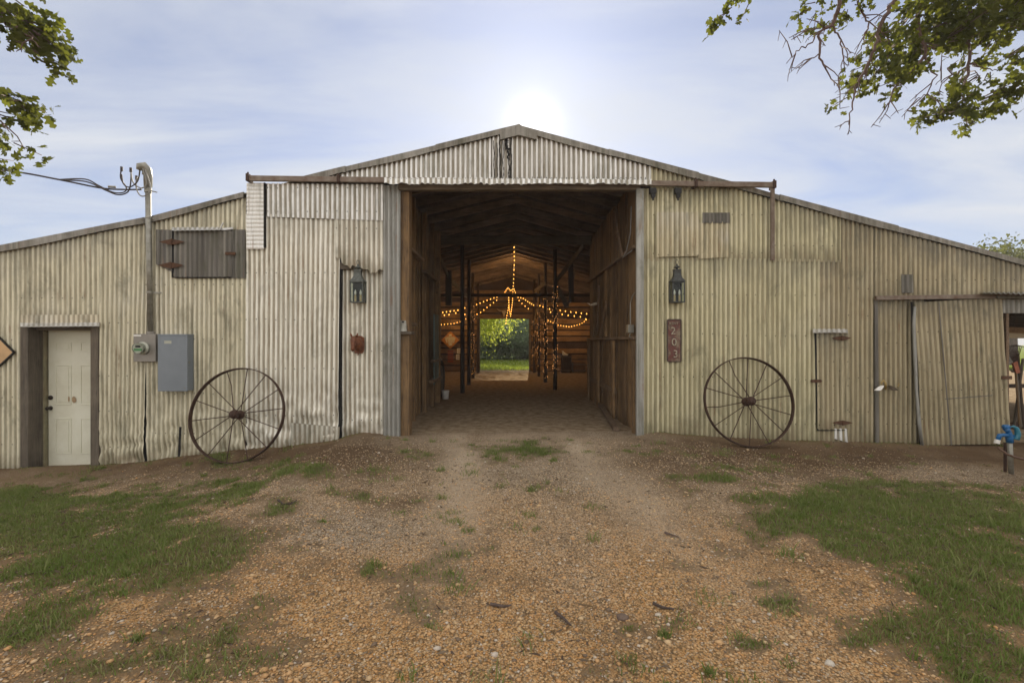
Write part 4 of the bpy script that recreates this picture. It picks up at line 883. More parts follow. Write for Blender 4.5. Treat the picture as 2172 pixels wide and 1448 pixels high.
# ------------------------------------------------------------------ lanterns
def lantern(px, py_top, mat, label, yb, sx=1.0, dx=0):
    """flared-roof wall lantern with glass sides and two candle lights; origin at bottom of its back"""
    H = .31; c = W(px, 643, yb); root = empty('wall_lantern', label, 'lantern', 'candle lanterns beside the doorway'); root.location = (c.x, yb, c.z)
    w2, d = .106, .17
    m_ = MB()
    m_.box((-w2, -d, 0), (w2, 0, .016)); m_.box((-w2, -.012, .016), (w2, 0, H))
    for x_ in (-w2, w2-.018):
        m_.box((x_, -d, .016), (x_+.018, -d+.018, H)); m_.box((x_, -.03, .016), (x_+.018, -.012, H))
    m_.box((-w2, -d, H), (w2, 0, H+.012)); m_.build('frame', mat, root, bevel=.003)
    m_ = MB(); rings = []
    for wq, z_ in ((1.08, H+.012), (1.0, H+.03), (.72, H+.065), (.56, H+.105), (.5, H+.16), (.56, H+.20), (.56, H+.205), (.15, H+.206)):
        a_ = w2*wq; dd = d/2*wq; cy_ = -d/2; rings.append([Vector((a_*u, cy_+dd*v, z_)) for u, v in ((-1,-1),(0,-1.0),(1,-1),(1,1),(0,1),(-1,1))])
    m_.rings(rings); m_.build('flared_roof', mat, root, bevel=.003)
    m_ = MB(); m_.lathe((0,-d/2,0), [(.02,H+.2),(.02,H+.225),(.052,H+.23),(.05,H+.245),(.02,H+.262),(.012,H+.28),(.0,H+.282)], 16); m_.build('finial', mat, root, smooth=True)
    m_ = MB(); n = 20; m_.tube([Vector((.024*math.sin(2*math.pi*k/n), -d/2, H+.318+.036*math.cos(2*math.pi*k/n))) for k in range(n+1)], .0045, 6, cap=False); m_.build('ring', mat, root, smooth=True)
    for (lo, hi) in (((-w2+.018, -d+.006, .016), (w2-.018, -d+.009, H)), ((-w2+.006, -d+.018, .016), (-w2+.009, -.03, H)), ((w2-.009, -d+.018, .016), (w2-.006, -.03, H))):
        m_ = MB(); m_.box(lo, hi); m_.build('glass_pane', M['glass'], root)
    m_ = MB(); m_.box((-w2+.02, -.0145, .02), (w2-.02, -.0125, H-.01)); m_.build('back_plate', M['black'], root)
    for x_ in (-.042, .042):
        m_ = MB(); m_.tube([(x_, -d/2, .016), (x_, -d/2, .12)], .017, 12); cn = m_.build('candle', M['candle'], root)
        m_ = MB(); m_.lathe((x_, -d/2, 0), [(.008,.12),(.016,.14),(.018,.155),(.012,.18),(.003,.205)], 12); m_.build('candle_bulb', M['white'], cn, smooth=True)
    m_ = MB(); m_.box((-.02, -.002, .1), (.02, .09, .16)); m_.build('bracket', mat, root)
    return root
l1 = lantern(763, 643, M['lantern'], 'blue-grey candle lantern hanging above the horse head', .03)
l2 = lantern(1432, 643, M['lantern_dark'], 'dark candle lantern with a ring above the 203 plate', -.03)
l1.rotation_euler = (0, 0, R(0)); l1.scale = (.9, .85, .92); l2.scale = (.84, .85, .92)

# ------------------------------------------------------------------ number plate, ornaments
pl = empty('number_plate', 'worn red vertical metal plate reading 203 on the right wall', 'sign')
def rrect(x0, z0_, x1, z1_, r, n=5):
    pts = []
    for cx_, cz_, a0 in ((x1-r, z1_-r, 0), (x0+r, z1_-r, 90), (x0+r, z0_+r, 180), (x1-r, z0_+r, 270)):
        for k in range(n+1): a = R(a0+90*k/n); pts.append((cx_+r*math.cos(a), cz_+r*math.sin(a)))
    return pts
p0 = W(1415, 767, -.03); p1 = W(1444.5, 677, -.03)
m_ = MB(); m_.prism(rrect(p0.x, p0.z, p1.x, p1.z, .02), -.034, -.026); m_.build('plate', M['plate'], pl)
m_ = MB(); o_ = rrect(p0.x-.004, p0.z-.004, p1.x+.004, p1.z+.004, .024); i_ = rrect(p0.x+.010, p0.z+.010, p1.x-.010, p1.z-.010, .014); n = len(o_)
vs = [(x_, -.040, z_) for x_, z_ in o_]+[(x_, -.040, z_) for x_, z_ in i_]+[(x_, -.026, z_) for x_, z_ in o_]+[(x_, -.034, z_) for x_, z_ in i_]
m_.add(vs, [(k, (k+1) % n, n+(k+1) % n, n+k) for k in range(n)]+[(k, 2*n+k, 2*n+(k+1) % n, (k+1) % n) for k in range(n)]+[(n+k, n+(k+1) % n, 3*n+(k+1) % n, 3*n+k) for k in range(n)]); m_.build('raised_rim', M['plate_edge'], pl)
def text(s_, px, py, size, mat, parent, y=-.042, sx=1, ext=.003, name='lettering', rotz=None):
    cu = bpy.data.curves.new(name, 'FONT'); cu.body = s_; cu.size = size; cu.extrude = ext; cu.bevel_depth = .0008; cu.align_x = 'CENTER'; cu.align_y = 'CENTER'; cu.offset = -.0012
    o = bpy.data.objects.new(name, cu); COL.objects.link(o); dg = bpy.context.evaluated_depsgraph_get(); me = bpy.data.meshes.new_from_object(o.evaluated_get(dg))
    bpy.data.objects.remove(o); me.materials.clear(); me.materials.append(mat); o = bpy.data.objects.new(name, me); COL.objects.link(o)
    c = W(px, py, y); o.location = c; o.rotation_euler = (R(90), 0, 0); o.scale = (sx, 1, 1)
    if parent: o.parent = parent
    return o
text('KENT', 1429.5, 686, .052, M['plate_num'], pl)
text('2', 1428, 702, .15, M['plate_num'], pl); text('0', 1430, 726, .15, M['plate_num'], pl); text('3', 1433, 751, .15, M['plate_num'], pl)

hh = empty('horse_head_ornament', 'rust brown cast iron horse head on a small plaque below the left lantern', 'ornament')
c = W(760, 731, .04); m_ = MB(); m_.prism([(c.x-.045, c.z+.135), (c.x+.045, c.z+.13), (c.x+.085, c.z+.1), (c.x+.085, c.z-.08), (c.x+.06, c.z-.125), (c.x-.05, c.z-.125), (c.x-.06, c.z-.09), (c.x-.06, c.z+.1)], .03, .055); m_.build('plaque', M['horse'], hh, bevel=.006)
m_ = MB(); rings = []
for (ox, oy, oz, rx, rz_, tl) in ((.03,.03,-.01,.058,.095,0), (.02,-.02,.0,.055,.10,0), (-.0,-.07,.03,.050,.085,10), (-.02,-.105,.06,.042,.06,25), ):
    rings.append([c+Vector((ox+rx*math.cos(t), oy-.02, oz+rz_*math.sin(t))) for t in [k*math.pi/8 for k in range(16)]])
m_.rings(rings); m_.build('neck', M['horse'], hh, smooth=True)
m_ = MB(); rings = []
for (z_, y_, rx, ry) in ((.125,-.10,.022,.03), (.10,-.115,.042,.045), (.065,-.125,.046,.052), (.02,-.135,.037,.044), (-.03,-.145,.027,.034), (-.06,-.152,.030,.034), (-.08,-.153,.024,.027), (-.09,-.15,.01,.012)):
    rings.append([c+Vector((-.025+rx*math.cos(t), y_+.0+ry*math.sin(t), z_)) for t in [k*math.pi/8 for k in range(16)]])
m_.rings(rings); m_.build('head', M['horse'], hh, smooth=True)
for s_ in (-1, 1):
    m_ = MB(); e = c+Vector((-.025+s_*.035, -.10, .115)); m_.tube([e, e+Vector((s_*.01, 0, .03)), e+Vector((s_*.018, 0, .058))], [.015, .014, .002], 8); m_.build('ear', M['horse'], hh, smooth=True)
m_ = MB(); m_.tube([c+Vector((.0, .0, -.12)), c+Vector((.0, -.02, -.15))], .008, 6); m_.build('hook', M['horse'], hh)

wo = empty('wing_ornament', 'small tin ornament of two curved pointed wings beside the sliding door', 'ornament')
for s_, mt_, x0 in ((-1, 'white', 1875), (1, 'stainw', 1884)):
    if mt_ == 'stainw': M['stainw'] = simple('brown_tin', (.07,.045,.02), .6, .2)
    m_ = MB(); tip = 1854.5 if s_ < 0 else 1906; vs = []; n = 8
    for k in range(n+1):
        t = k/n; p = x0+(tip-x0)*t; top = 817+10.5*t**2.2; bot = 820+8*min(1, t*3.2)
        if k == n: bot = top+.3
        yy_ = -.05-.05*math.sin(t*2.4); a_ = W(p, top, yy_+.02); b2 = W(p, bot, yy_-.02); vs += [a_, b2, a_+Vector((0,.004,0)), b2+Vector((0,.004,0))]
    fs = []
    for k in range(n):
        i = k*4; fs += [(i, i+1, i+5, i+4), (i+2, i+6, i+7, i+3), (i, i+4, i+6, i+2), (i+1, i+3, i+7, i+5)]
    m_.add(vs, fs); m_.build('wing', M[mt_], wo, smooth=False)
m_ = MB(); m_.tube([W(1879,826,-.05), W(1878,812,-.05), W(1874,806,-.04), W(1869,812,-.05), W(1871,816,-.05)], [.012,.016,.012,.008,.006], 8); m_.tube([W(1878,816,-.05), W(1878,816,.01)], .006, 6); m_.build('stem', M['brass'], wo, smooth=True)
m_ = MB(); m_.tube([W(1904,820,-.06), W(1908,813,-.03), W(1904,812,-.03)], .006, 6); m_.build('tip', M['brass'], wo, smooth=True)

ds = empty('diamond_sign', 'tan diamond-shaped board with dark edge at the far left of the wall', 'sign')
c = W(-2, 747, -.03); rr_ = 33*.01*.0+ (33/147.); m_ = MB(); m_.prism([(c.x-rr_, c.z), (c.x, c.z-rr_*.93), (c.x+rr_, c.z), (c.x, c.z+rr_)], -.045, -.025); m_.build('board', M['tan_sign'], ds)
m_ = MB()
qs = [Vector((c.x-rr_, -.036, c.z)), Vector((c.x, -.036, c.z-rr_*.93)), Vector((c.x+rr_, -.036, c.z)), Vector((c.x, -.036, c.z+rr_))]
for k in range(4): m_.bar(qs[k], qs[(k+1) % 4], .03, .014)
m_.build('edge', M['black'], ds)

# ------------------------------------------------------------------ yard hydrant
yh = empty('yard_hydrant', 'blue-headed frost-free yard hydrant on a grey pipe in the gravel', 'hydrant')
yH = -1.42; yh.location = (X(2139, yH), yH, gz(X(2139, yH), yH))
hx, hz0 = X(2141, yH), gz(X(2139, yH), yH)
def hb(name, mat, f, **k): m_ = MB(); f(m_); o = m_.build(name, M[mat], yh, **k); return shift(o, yh)
P = lambda a, b, dy=0.: W(a, b, yH+dy)
hb('pipe', 'conduit', lambda m: m.tube([(P(2145,1004)), P(2141,930)], .024, 14), smooth=True)
hb('stake', 'rust', lambda m: m.tube([P(2132,1000,.08), P(2132,938,.08)], .016, 6))
def head(m):
    m.tube([P(2142,938), P(2141,928), P(2140,918), P(2138,912), P(2134,905)], [.032,.034,.026,.022,.026], 12)
    m.tube([P(2141,925), P(2130,922,-.01), P(2120,923,-.02), P(2117,932,-.02)], [.026,.02,.022,.022], 10); m.tube([P(2129,905), P(2139,905)], .026, 10); m.tube([P(2140,918), P(2133,908)], [.02,.03], 8)
    m.tube([P(2141,926), P(2150,925)], [.03,.022], 10)
hb('head', 'blue', head, smooth=True)
hb('lever_handle', 'blue2', lambda m: m.tube([P(2140,906,-.01), P(2150,904,-.02), P(2156,908,-.02), P(2159,920,-.02), P(2157,930,-.02), P(2150,929,-.02)], [.008,.013,.022,.028,.026,.012], 10), smooth=True)
hb('hose_adapter', 'white', lambda m: m.tube([P(2116,932,-.02), P(2114,940,-.02)], .025, 12))
hs = MB(); hs.tube([P(2115,947,-.0), P(2122,953,-.02), P(2135,962,-.06), P(2150,968,-.05), P(2172,974,-.02), P(2230,985,.05), P(2300,1004,.1)], [.012]*7, 8); o = hs.build('garden_hose', M['hose'], None, smooth=True); tag(o, 'thin brown garden hose hanging off the hydrant spout', 'hose')

# ------------------------------------------------------------------ tools in the lean-to
YT = .75
rk = empty('leaf_rake', 'leaf rake standing head up behind the sliding door, with orange hub', 'rake')
m_ = MB(); m_.tube([W(2166,905,YT), W(2156,790,YT)], .014, 8); m_.build('handle', M['greywood'], rk)
m_ = MB(); m_.prism([W(*p, YT).xz for p in ((2147,770),(2156,766),(2162,790),(2154,792))], YT-.015, YT+.015); m_.build('hub', M['orange'], rk)
m_ = MB()
for k in range(11):
    t = k/10; a = W(2131+36*t, 738-5*math.sin(t*3.1)-(4*t), YT); h_ = W(2151+6*t, 770, YT); tp = a+Vector((0,-.04,-.02)); m_.tube([h_, h_.lerp(a, .9), a, tp], .0045, 5)
m_.tube([W(2136,750,YT), W(2150,746,YT), W(2164,745,YT)], .004, 5); m_.build('tines', M['rust'], rk)
fk = empty('hand_cultivator', 'small curved-tine rake hanging below the leaf rake', 'rake')
m_ = MB()
for k in range(6): m_.tube([W(2154,790,YT-.05), W(2146+k*1.0,789-k*.4,YT-.06), W(2137+k*2.4,779-k*.2,YT-.08)], .004, 5)
m_.build('tines', M['rust'], fk); m_ = MB(); m_.tube([W(2154,790,YT-.05), W(2162,900,YT-.02)], .012, 8); m_.build('handle', M['wood'], fk)
tp_ = MB(); tp_.bar((X(2100, YT), YT+.04, Z(819, YT)), (X(2420, YT), YT+.04, Z(817, YT)), .05, .06); o = tp_.build('tool_rail', M['postwood'], barn)
for (a, b_, tpy, nm, lb, hd) in ((2148, 2170, 760, 'shovel', 'long-handled shovel leaning on the tool rail in the lean-to', 1), (2172, 2159, 750, 'garden_hoe', 'dark-handled hoe leaning on the tool rail behind the hydrant', 2), (2178,2186,745,'pitchfork','pitchfork standing at the right end of the tool rail',3)):
    rt = empty(nm, lb, nm.replace('_', ' ')); m_ = MB(); m_.tube([W(a, 925, YT+.1), W(b_, tpy, YT)], .018, 8); m_.build('handle', M['greywood' if hd == 1 else 'postwood'], rt); m_ = MB(); q = W(a, 925, YT+.1)
    if hd == 1: m_.prism([(q.x-.10, q.z+.22), (q.x+.10, q.z+.24), (q.x+.09, q.z+.02), (q.x, q.z-.07), (q.x-.1, q.z+.0)], YT+.09, YT+.10); m_.build('blade', M['rust'], rt)
    elif hd == 2: m_.box((q.x-.09, YT+.02, q.z), (q.x+.09, YT+.12, q.z+.012)); m_.build('blade', M['rust'], rt)
    else:
        for k in range(4): m_.tube([(q.x, YT+.1, q.z+.3), (q.x-.07+.045*k, YT+.1, q.z+.22), (q.x-.07+.045*k, YT+.08, q.z)], .006, 5)
        m_.build('tines', M['rust'], rt)
# ------------------------------------------------------------------ things inside the barn
YF = 13.9
def inb(px, py): return W(px, py, YF)
an = empty('hanging_diamond_sign', 'orange and cream diamond sign with a winged figure hung by a cord inside', 'sign')
c = inb(955, 721); s_ = 19*(YF+D0)/F; m_ = MB(); m_.prism([(c.x-s_, c.z), (c.x, c.z-s_), (c.x+s_, c.z), (c.x, c.z+s_)], YF, YF+.03); m_.build('board', simple('orange_brown_board', (.55,.27,.09), .7, scale=6, c2=(.4,.17,.05)), an)
m_ = MB(); k = s_/19*.95
for pg in ([(-8,7),(8,7),(6,-2),(4,-12),(-3,-13),(-5,-2)], [(-12,4),(-7,8),(-6,-6),(-8,-7)], [(12,4),(7,8),(6,-6),(8,-7)], [(-3,8),(3,8),(3,13),(-3,13)]):
    m_.prism([(c.x+p[0]*k, c.z+p[1]*k) for p in pg], YF-.012-.002*len(m_.v)/12, YF)
m_.build('figure', simple('cream_figure', (.72,.66,.48), .7), an)
m_ = MB(); m_.tube([(c.x, YF+.01, c.z+s_), (c.x, YF+.01, c.z+s_+.55)], .01, 6); m_.build('cord', M['greywood'], an)
ee = empty('letter_sign', 'stacked cream letters E E on a board at the back wall', 'sign')
c = inb(972, 751); kk = (YF+D0)/F
for j, (ox, oy) in enumerate(((1, -7), (-1, 6))):
    m_ = MB(); e = W(972+ox, 751+oy, YF); h_ = 5.6*kk; w_ = 3.6*kk; t_ = .03
    m_.box((e.x-w_, YF, e.z-h_), (e.x-w_+t_*1.3, YF+.02, e.z+h_))
    for q in (-1, 0, 1): m_.box((e.x-w_+t_*1.3, YF, e.z+q*(h_-t_)-t_), (e.x+w_, YF+.02, e.z+q*(h_-t_)+t_))
    m_.build('letter', M['white'], ee)
rs = empty('red_board_sign', 'faded red painted board sign on the back wall left of the letters', 'sign')
m_ = MB(); a = inb(949, 768); b_ = inb(961, 741)
for k in range(5): z_ = a.z+(b_.z-a.z)*k/5; m_.box((a.x, YF+.1, z_), (b_.x, YF+.12, z_+.07))
m_.build('slats', M['red_letter'], rs)
sk = empty('cattle_skull', 'bleached cattle skull with horns mounted above the back doorway', 'skull')
c = W(1069, 664, 14.2); m_ = MB(); rings = []
for (z_, rx) in ((.13,.05), (.10,.10), (.04,.095), (-.04,.05), (-.14,.04), (-.17,.02)):
    rings.append([c+Vector((rx*math.cos(t), -.03+.05*math.sin(t), z_)) for t in [q*math.pi/5 for q in range(10)]])
m_.rings(rings); m_.build('skull', M['bone'], sk, smooth=True)
for s_ in (-1, 1):
    m_ = MB(); m_.tube([c+Vector((s_*.08,0,.1)), c+Vector((s_*.22,-.02,.12)), c+Vector((s_*.33,-.03,.2))], [.025,.018,.003], 8); m_.build('horn', M['bone'], sk, smooth=True)
ty = empty('tractor_tyre', 'black tyre standing on edge just inside the left stall', 'tyre')
c = Vector((-1.83, 4.55, .47)); m_ = MB(); n = 40; vs = []; fs = []; pr = [(.30,-.09),(.42,-.13),(.47,-.10),(.475,0),(.47,.10),(.42,.13),(.30,.09)]; q = len(pr)
for k in range(n):
    a = 2*math.pi*k/n
    for r_, w_ in pr: vs.append(c+Vector((w_, r_*math.cos(a), r_*math.sin(a))))
for k in range(n):
    for j in range(q): fs.append((k*q+j, k*q+(j+1) % q, ((k+1) % n)*q+(j+1) % q, ((k+1) % n)*q+j))
m_.add(vs, fs); m_.build('tyre', M['tyre'], ty, smooth=True)
m_ = MB(); m_.lathe(c, [(.31,-.08),(.31,.11),(.28,.12),(.26,.06),(.08,.05),(.06,.12),(.0,.12)], 28, 'x'); m_.build('rim', M['greywood'], ty, smooth=True)
bk = MB(); bc = Vector((X(945, 4.3), 4.3, .14)); bk.lathe(bc, [(.07,-.14),(.09,.05),(.095,.06),(.085,.06),(.066,-.12),(0,-.12)], 18); o = bk.build('bucket', M['white'], None, smooth=True); tag(o, 'small white bucket on the barn floor beside the tyre', 'bucket')
tb = empty('thermostat_box', 'slanted pale grey metal box standing on the shelf inside the left jamb', 'box')
a = W(849, 703, .06); b_ = W(864, 672, .06)
m_ = MB(); m_.add([(a.x,.02,a.z),(b_.x,.02,a.z),(b_.x,.18,a.z),(a.x,.18,a.z),(a.x+.0,.06,b_.z),(b_.x-.02,.06,b_.z),(b_.x-.02,.16,b_.z),(a.x+.0,.16,b_.z)], [(0,3,2,1),(4,5,6,7),(0,1,5,4),(1,2,6,5),(2,3,7,6),(3,0,4,7)]); m_.build('case', M['conduit'], tb, bevel=.006)
m_ = MB(); m_.box((a.x+.03, .036, b_.z-.085), (a.x+.06, .05, b_.z-.06)); m_.build('dial', M['black'], tb)
pk_ = MB(); pk_.bar((1.56, .25, .06), (1.83, 2.9, .07), .09, .06, up=(0,0,1)); o = pk_.build('loose_board', M['wood_y'], None, bevel=.004); tag(o, 'long weathered board lying on the floor along the right stall wall', 'board')
ho = MB(); c = Vector((XW-.12, 3.0, Z(645, 3.0))); ho.tube([c+Vector((.08,0,.02)), c, c+Vector((-.08,-.02,-.02)), c+Vector((-.15,-.03,.03))], [.03,.03,.02,.004], 8); o = ho.build('cow_horn', M['bone'], None, smooth=True); tag(o, 'curved pale horn hooked on the right stall wall', 'horn')
# dark lumber and gear against the right of the back wall
for i, (a, b_, t, lb, cm, nm, ct) in enumerate(((1192,1212,752,'dark wooden crate at the back wall below the light strings','postwood','wooden_crate','crate'), (1216,1242,768,'low dark trunk against the back wall at the far right','wood','storage_trunk','trunk'))):
    rt = empty(nm, lb, ct); p = W(a, 787, 13.2); q = W(b_, t, 13.2); m_ = MB()
    m_.box((p.x, 13.2, .0), (q.x, 13.7, q.z)); m_.build('body', M[cm], rt, bevel=.01)
    for z_ in (.08, q.z-.12): m_ = MB(); m_.box((p.x-.012, 13.18, z_), (q.x+.012, 13.72, z_+.06)); m_.build('band', M['greywood_x'], rt)
dk = MB(); c = W(1199, 754, 13.0); dk.rings([[c+Vector((ox+rx*math.cos(t), .05*math.sin(t), oz)) for t in [k*math.pi/4 for k in range(8)]] for (oz, rx, ox) in ((-.0,.10,0),(.06,.14,0),(.1,.08,-.06),(.17,.03,-.1),(.2,.045,-.12))]); o = dk.build('duck_decoy', M['white'], None, smooth=True); tag(o, 'small white duck decoy on the crate at the back', 'decoy')

# ------------------------------------------------------------------ string lights
bm_ = MB(); bm_.lathe((0,0,0), [(.004,.024),(.008,.016),(.014,.003),(.015,-.010),(.008,-.025),(.001,-.030)], 8)
bulb0 = None
def strand(label, pts, nb, glow=0., sag=0.):
    global bulb0
    root = empty('string_light', label, 'string lights', 'amber bulb strings under the barn roof'); P = [W(*p) for p in pts]
    L_ = [0]
    for i in range(len(P)-1): L_.append(L_[-1]+(P[i+1]-P[i]).length)
    def at(s):
        for i in range(len(P)-1):
            if s <= L_[i+1]+1e-9: return P[i].lerp(P[i+1], (s-L_[i])/max(1e-9, L_[i+1]-L_[i]))
        return P[-1]
    path = [at(L_[-1]*k/(nb*2)) for k in range(nb*2+1)]
    m_ = MB(); m_.tube([p+Vector((0,0,.03)) for p in path], .006, 5); m_.build('cable', M['black'], root)
    for k in range(nb):
        p = at(L_[-1]*(k+.5)/nb)
        if bulb0 is None: o = bm_.build('bulb', M['bulb'], root, smooth=True); bulb0 = o
        else: o = bulb0.copy(); COL.objects.link(o)
        o.parent = root; o.location = p; o.rotation_euler = (random.uniform(-.3,.3), random.uniform(-.3,.3), 0)
    if glow:
        ld = bpy.data.lights.new('bulb_glow', 'POINT'); ld.energy = glow*1.2; ld.color = (1, .55, .2); ld.shadow_soft_size = .25
        lo = bpy.data.objects.new('bulb_glow', ld); COL.objects.link(lo); lo.parent = root; lo.location = at(L_[-1]*.5)
    return root
strand('amber bulb string running back along the ridge of the roof', [(1090.5,519,6.0),(1091,555,8.2),(1089,600,10.8),(1088,616,12.2)], 11, 14)
strand('knot of amber bulbs gathered under the ridge above the back doorway', [(1070,621,12.2),(1077,610,12.2),(1083,616,12.3),(1090,612,12.4),(1094,622,12.4)], 11)
strand('left leg of the narrow hanging loop of amber bulbs', [(1079,628,11.6),(1079,650,11.6),(1075,670,11.6),(1073,688,11.6)], 11, 6)
strand('right leg of the narrow hanging loop of amber bulbs', [(1088,616,11.8),(1087,640,11.8),(1083,670,11.8),(1080,655,11.8),(1079,630,11.8)], 20)
strand('upper amber bulb swag from the ridge down to the left poles', [(1064,627,11.2),(1046,632,11),(1022,641,11),(1000,650,11)], 9, 6)
strand('second amber bulb swag from the ridge to the left poles, hanging lower', [(1057,634,11.4),(1035,650,11.4),(1020,662,11.4),(1008,668,11.4)], 7)
strand('amber bulb swag crossing to the upper left stall wall', [(996,649,9.5),(975,657,9),(955,660,8.6),(927,664,8)], 9, 7)
strand('amber bulb swag just under the upper left one, ending at the stall', [(990,668,9.5),(973,662,9),(953,667,8.8),(927,670,8.2)], 6)
strand('lowest left amber bulb string drooping behind the hanging diamond sign', [(1000,664,13.2),(985,679,13.2),(962,686,13.2),(926,689,13.2)], 12, 6)
strand('upper amber bulb swag from the ridge down to the right poles', [(1096,630,11.2),(1109,632,11.2),(1120,640,11.2),(1134,648,11)], 8, 5)
strand('lower amber bulb swag from the ridge to the right poles', [(1098,634,11.8),(1110,646,11.8),(1124,657,11.8)], 4)
strand('amber bulb swag from the right poles to the far right wall', [(1142,647,9.5),(1165,655,9),(1182,657,9),(1208,661,9),(1250,666,9)], 11, 7)
strand('amber bulb swag hanging a little below the far right one', [(1150,658,9.4),(1180,664,9.2),(1200,668,9.2),(1235,672,9.2),(1248,680,9.2)], 8)
strand('drooping amber bulb garland along the right back wall', [(1160,678,13.0),(1183,689,13.0),(1208,693,13.0),(1232,687,13.0),(1246,676,13.0)], 16, 7)
# mini lights wound round the poles
def spiral(ix, label, turns, n, z0_, z1_):
    x_, y_, r_ = POL[ix]; m_ = MB(); root = empty('fairy_light_string', label, 'fairy lights', 'mini light strings wound round the poles'); pts = []
    for k in range(turns*10+1):
        t = k/(turns*10); a = t*turns*2*math.pi; pts.append((x_+(r_+.012)*math.cos(a), y_+(r_+.012)*math.sin(a), z0_+(z1_-z0_)*t))
    m_.tube(pts, .003, 4); m_.build('wire', M['black'], root)
    m_ = MB()
    for k in range(n):
        a = random.uniform(math.pi*.95, math.pi*2.05); rr2 = r_+random.uniform(.004, .02); z_ = random.uniform(z0_, z1_); p = Vector((x_+rr2*math.cos(a), y_+rr2*math.sin(a), z_)); s2 = .0046
        m_.lathe(p, [(.001,-s2*1.3),(s2,-s2*.3),(s2,s2*.5),(.001,s2*1.4)], 5)
    o = m_.build('mini_lights', M['mini'], root); o['kind'] = 'stuff'
spiral(2, 'mini light string wound round the third left pole', 16, 60, .15, 2.8)
spiral(4, 'mini light string wound round the nearest right pole', 14, 62, .45, 2.95)
spiral(5, 'mini light string wound round the second right pole', 16, 78, .1, 2.8)
spiral(6, 'mini light string wound round the third right pole', 14, 40, .4, 2.8)
spiral(7, 'mini light string wound round the rearmost right pole by the back doorway', 14, 30, .5, 2.7)

# ------------------------------------------------------------------ oaks overhead
oakT = []      # leaf template: lobed outline about a midrib, unit length
outl = [(0,0),(.05,.10),(.10,.20),(.20,.24),(.27,.16),(.33,.15),(.42,.27),(.50,.42),(.60,.40),(.60,.22),(.68,.15),(.78,.26),(.88,.24),(.93,.10),(1.0,0)]
def leaf_template():
    v = []; n = len(outl)
    for x_, w_ in outl: v.append((x_, 0, 0))
    for x_, w_ in outl: v.append((x_, w_, .12*w_))
    for x_, w_ in outl: v.append((x_, -w_*.92, .12*w_))
    f = []
    for i in range(n-1): f.append((i, i+1, n+i+1, n+i)); f.append((i, 2*n+i, 2*n+i+1, i+1))
    v = np.array(v, float); v[:, 2] -= .22*v[:, 0]**2; return v, np.array(f)
LT, LF = leaf_template()
def leaves(name, P, size, mat, parent, tmpl=(None, None), droop=.3):
    T, Fa = tmpl if tmpl[0] is not None else (LT, LF); k = len(P); s = size*rng.uniform(.6, 1.2, k)
    d = rng.normal(0, 1, (k, 3)); d[:, 2] -= droop; d /= np.linalg.norm(d, axis=1)[:, None]
    u = rng.normal(0, 1, (k, 3)); u -= d*(u*d).sum(1)[:, None]; u /= np.linalg.norm(u, axis=1)[:, None]; w_ = np.cross(d, u)
    V = P[:, None, :]+s[:, None, None]*(T[None, :, 0:1]*d[:, None]+T[None, :, 1:2]*u[:, None]+T[None, :, 2:3]*w_[:, None])
    Fc = (Fa[None]+np.arange(k)[:, None, None]*len(T)).reshape(-1, Fa.shape[1]); t = np.repeat(rng.uniform(0, 1, k), len(T))
    return np_mesh(name, V.reshape(-1, 3), [Fc], mat, parent, attrs={'tint': np.stack([t, t, t, t], -1)})
def branch(m_, pts, r0, r1, wob=.03, twigs=0, tl=.35, tips=None):
    P = [Vector(p) for p in pts]; res = []
    for i in range(len(P)-1):
        for k in range(5):
            t = k/5; q = P[i].lerp(P[i+1], t); res.append(q+Vector((random.uniform(-wob,wob), random.uniform(-wob,wob), random.uniform(-wob,wob)))*(1 if (i or k) else 0))
    res.append(P[-1]); n = len(res); m_.tube(res, [r0+(r1-r0)*i/(n-1) for i in range(n)], 6)
    for _ in range(twigs):
        i = random.randint(n//4, n-1); a = res[i]; b = res[max(0, i-1)]; dr = (a-b).normalized() if (a-b).length > 0 else Vector((0,0,-1))
        dd = (dr+Vector((random.gauss(0,.6), random.gauss(0,.6), random.gauss(-.25,.5)))).normalized(); ll = tl*random.uniform(.4,1.1); c1 = a+dd*ll*.5+Vector((random.gauss(0,.02), random.gauss(0,.02), 0)); c2 = c1+(dd+Vector((0,0,-.3))+Vector((random.gauss(0,.25),0,random.gauss(0,.25)))).normalized()*ll*.5
        m_.tube([a, c1, c2], [.006, .0045, .0028], 5)
        for _2 in range(2):
            e = c1.lerp(c2, random.random()); f_ = e+Vector((random.gauss(0,1), random.gauss(0,.6), random.gauss(-.6,.6))).normalized()*ll*.3; m_.tube([e, f_], [.0035, .0022], 4)
            if tips is not None: tips.append(f_)
        if tips is not None: tips.append(c2)
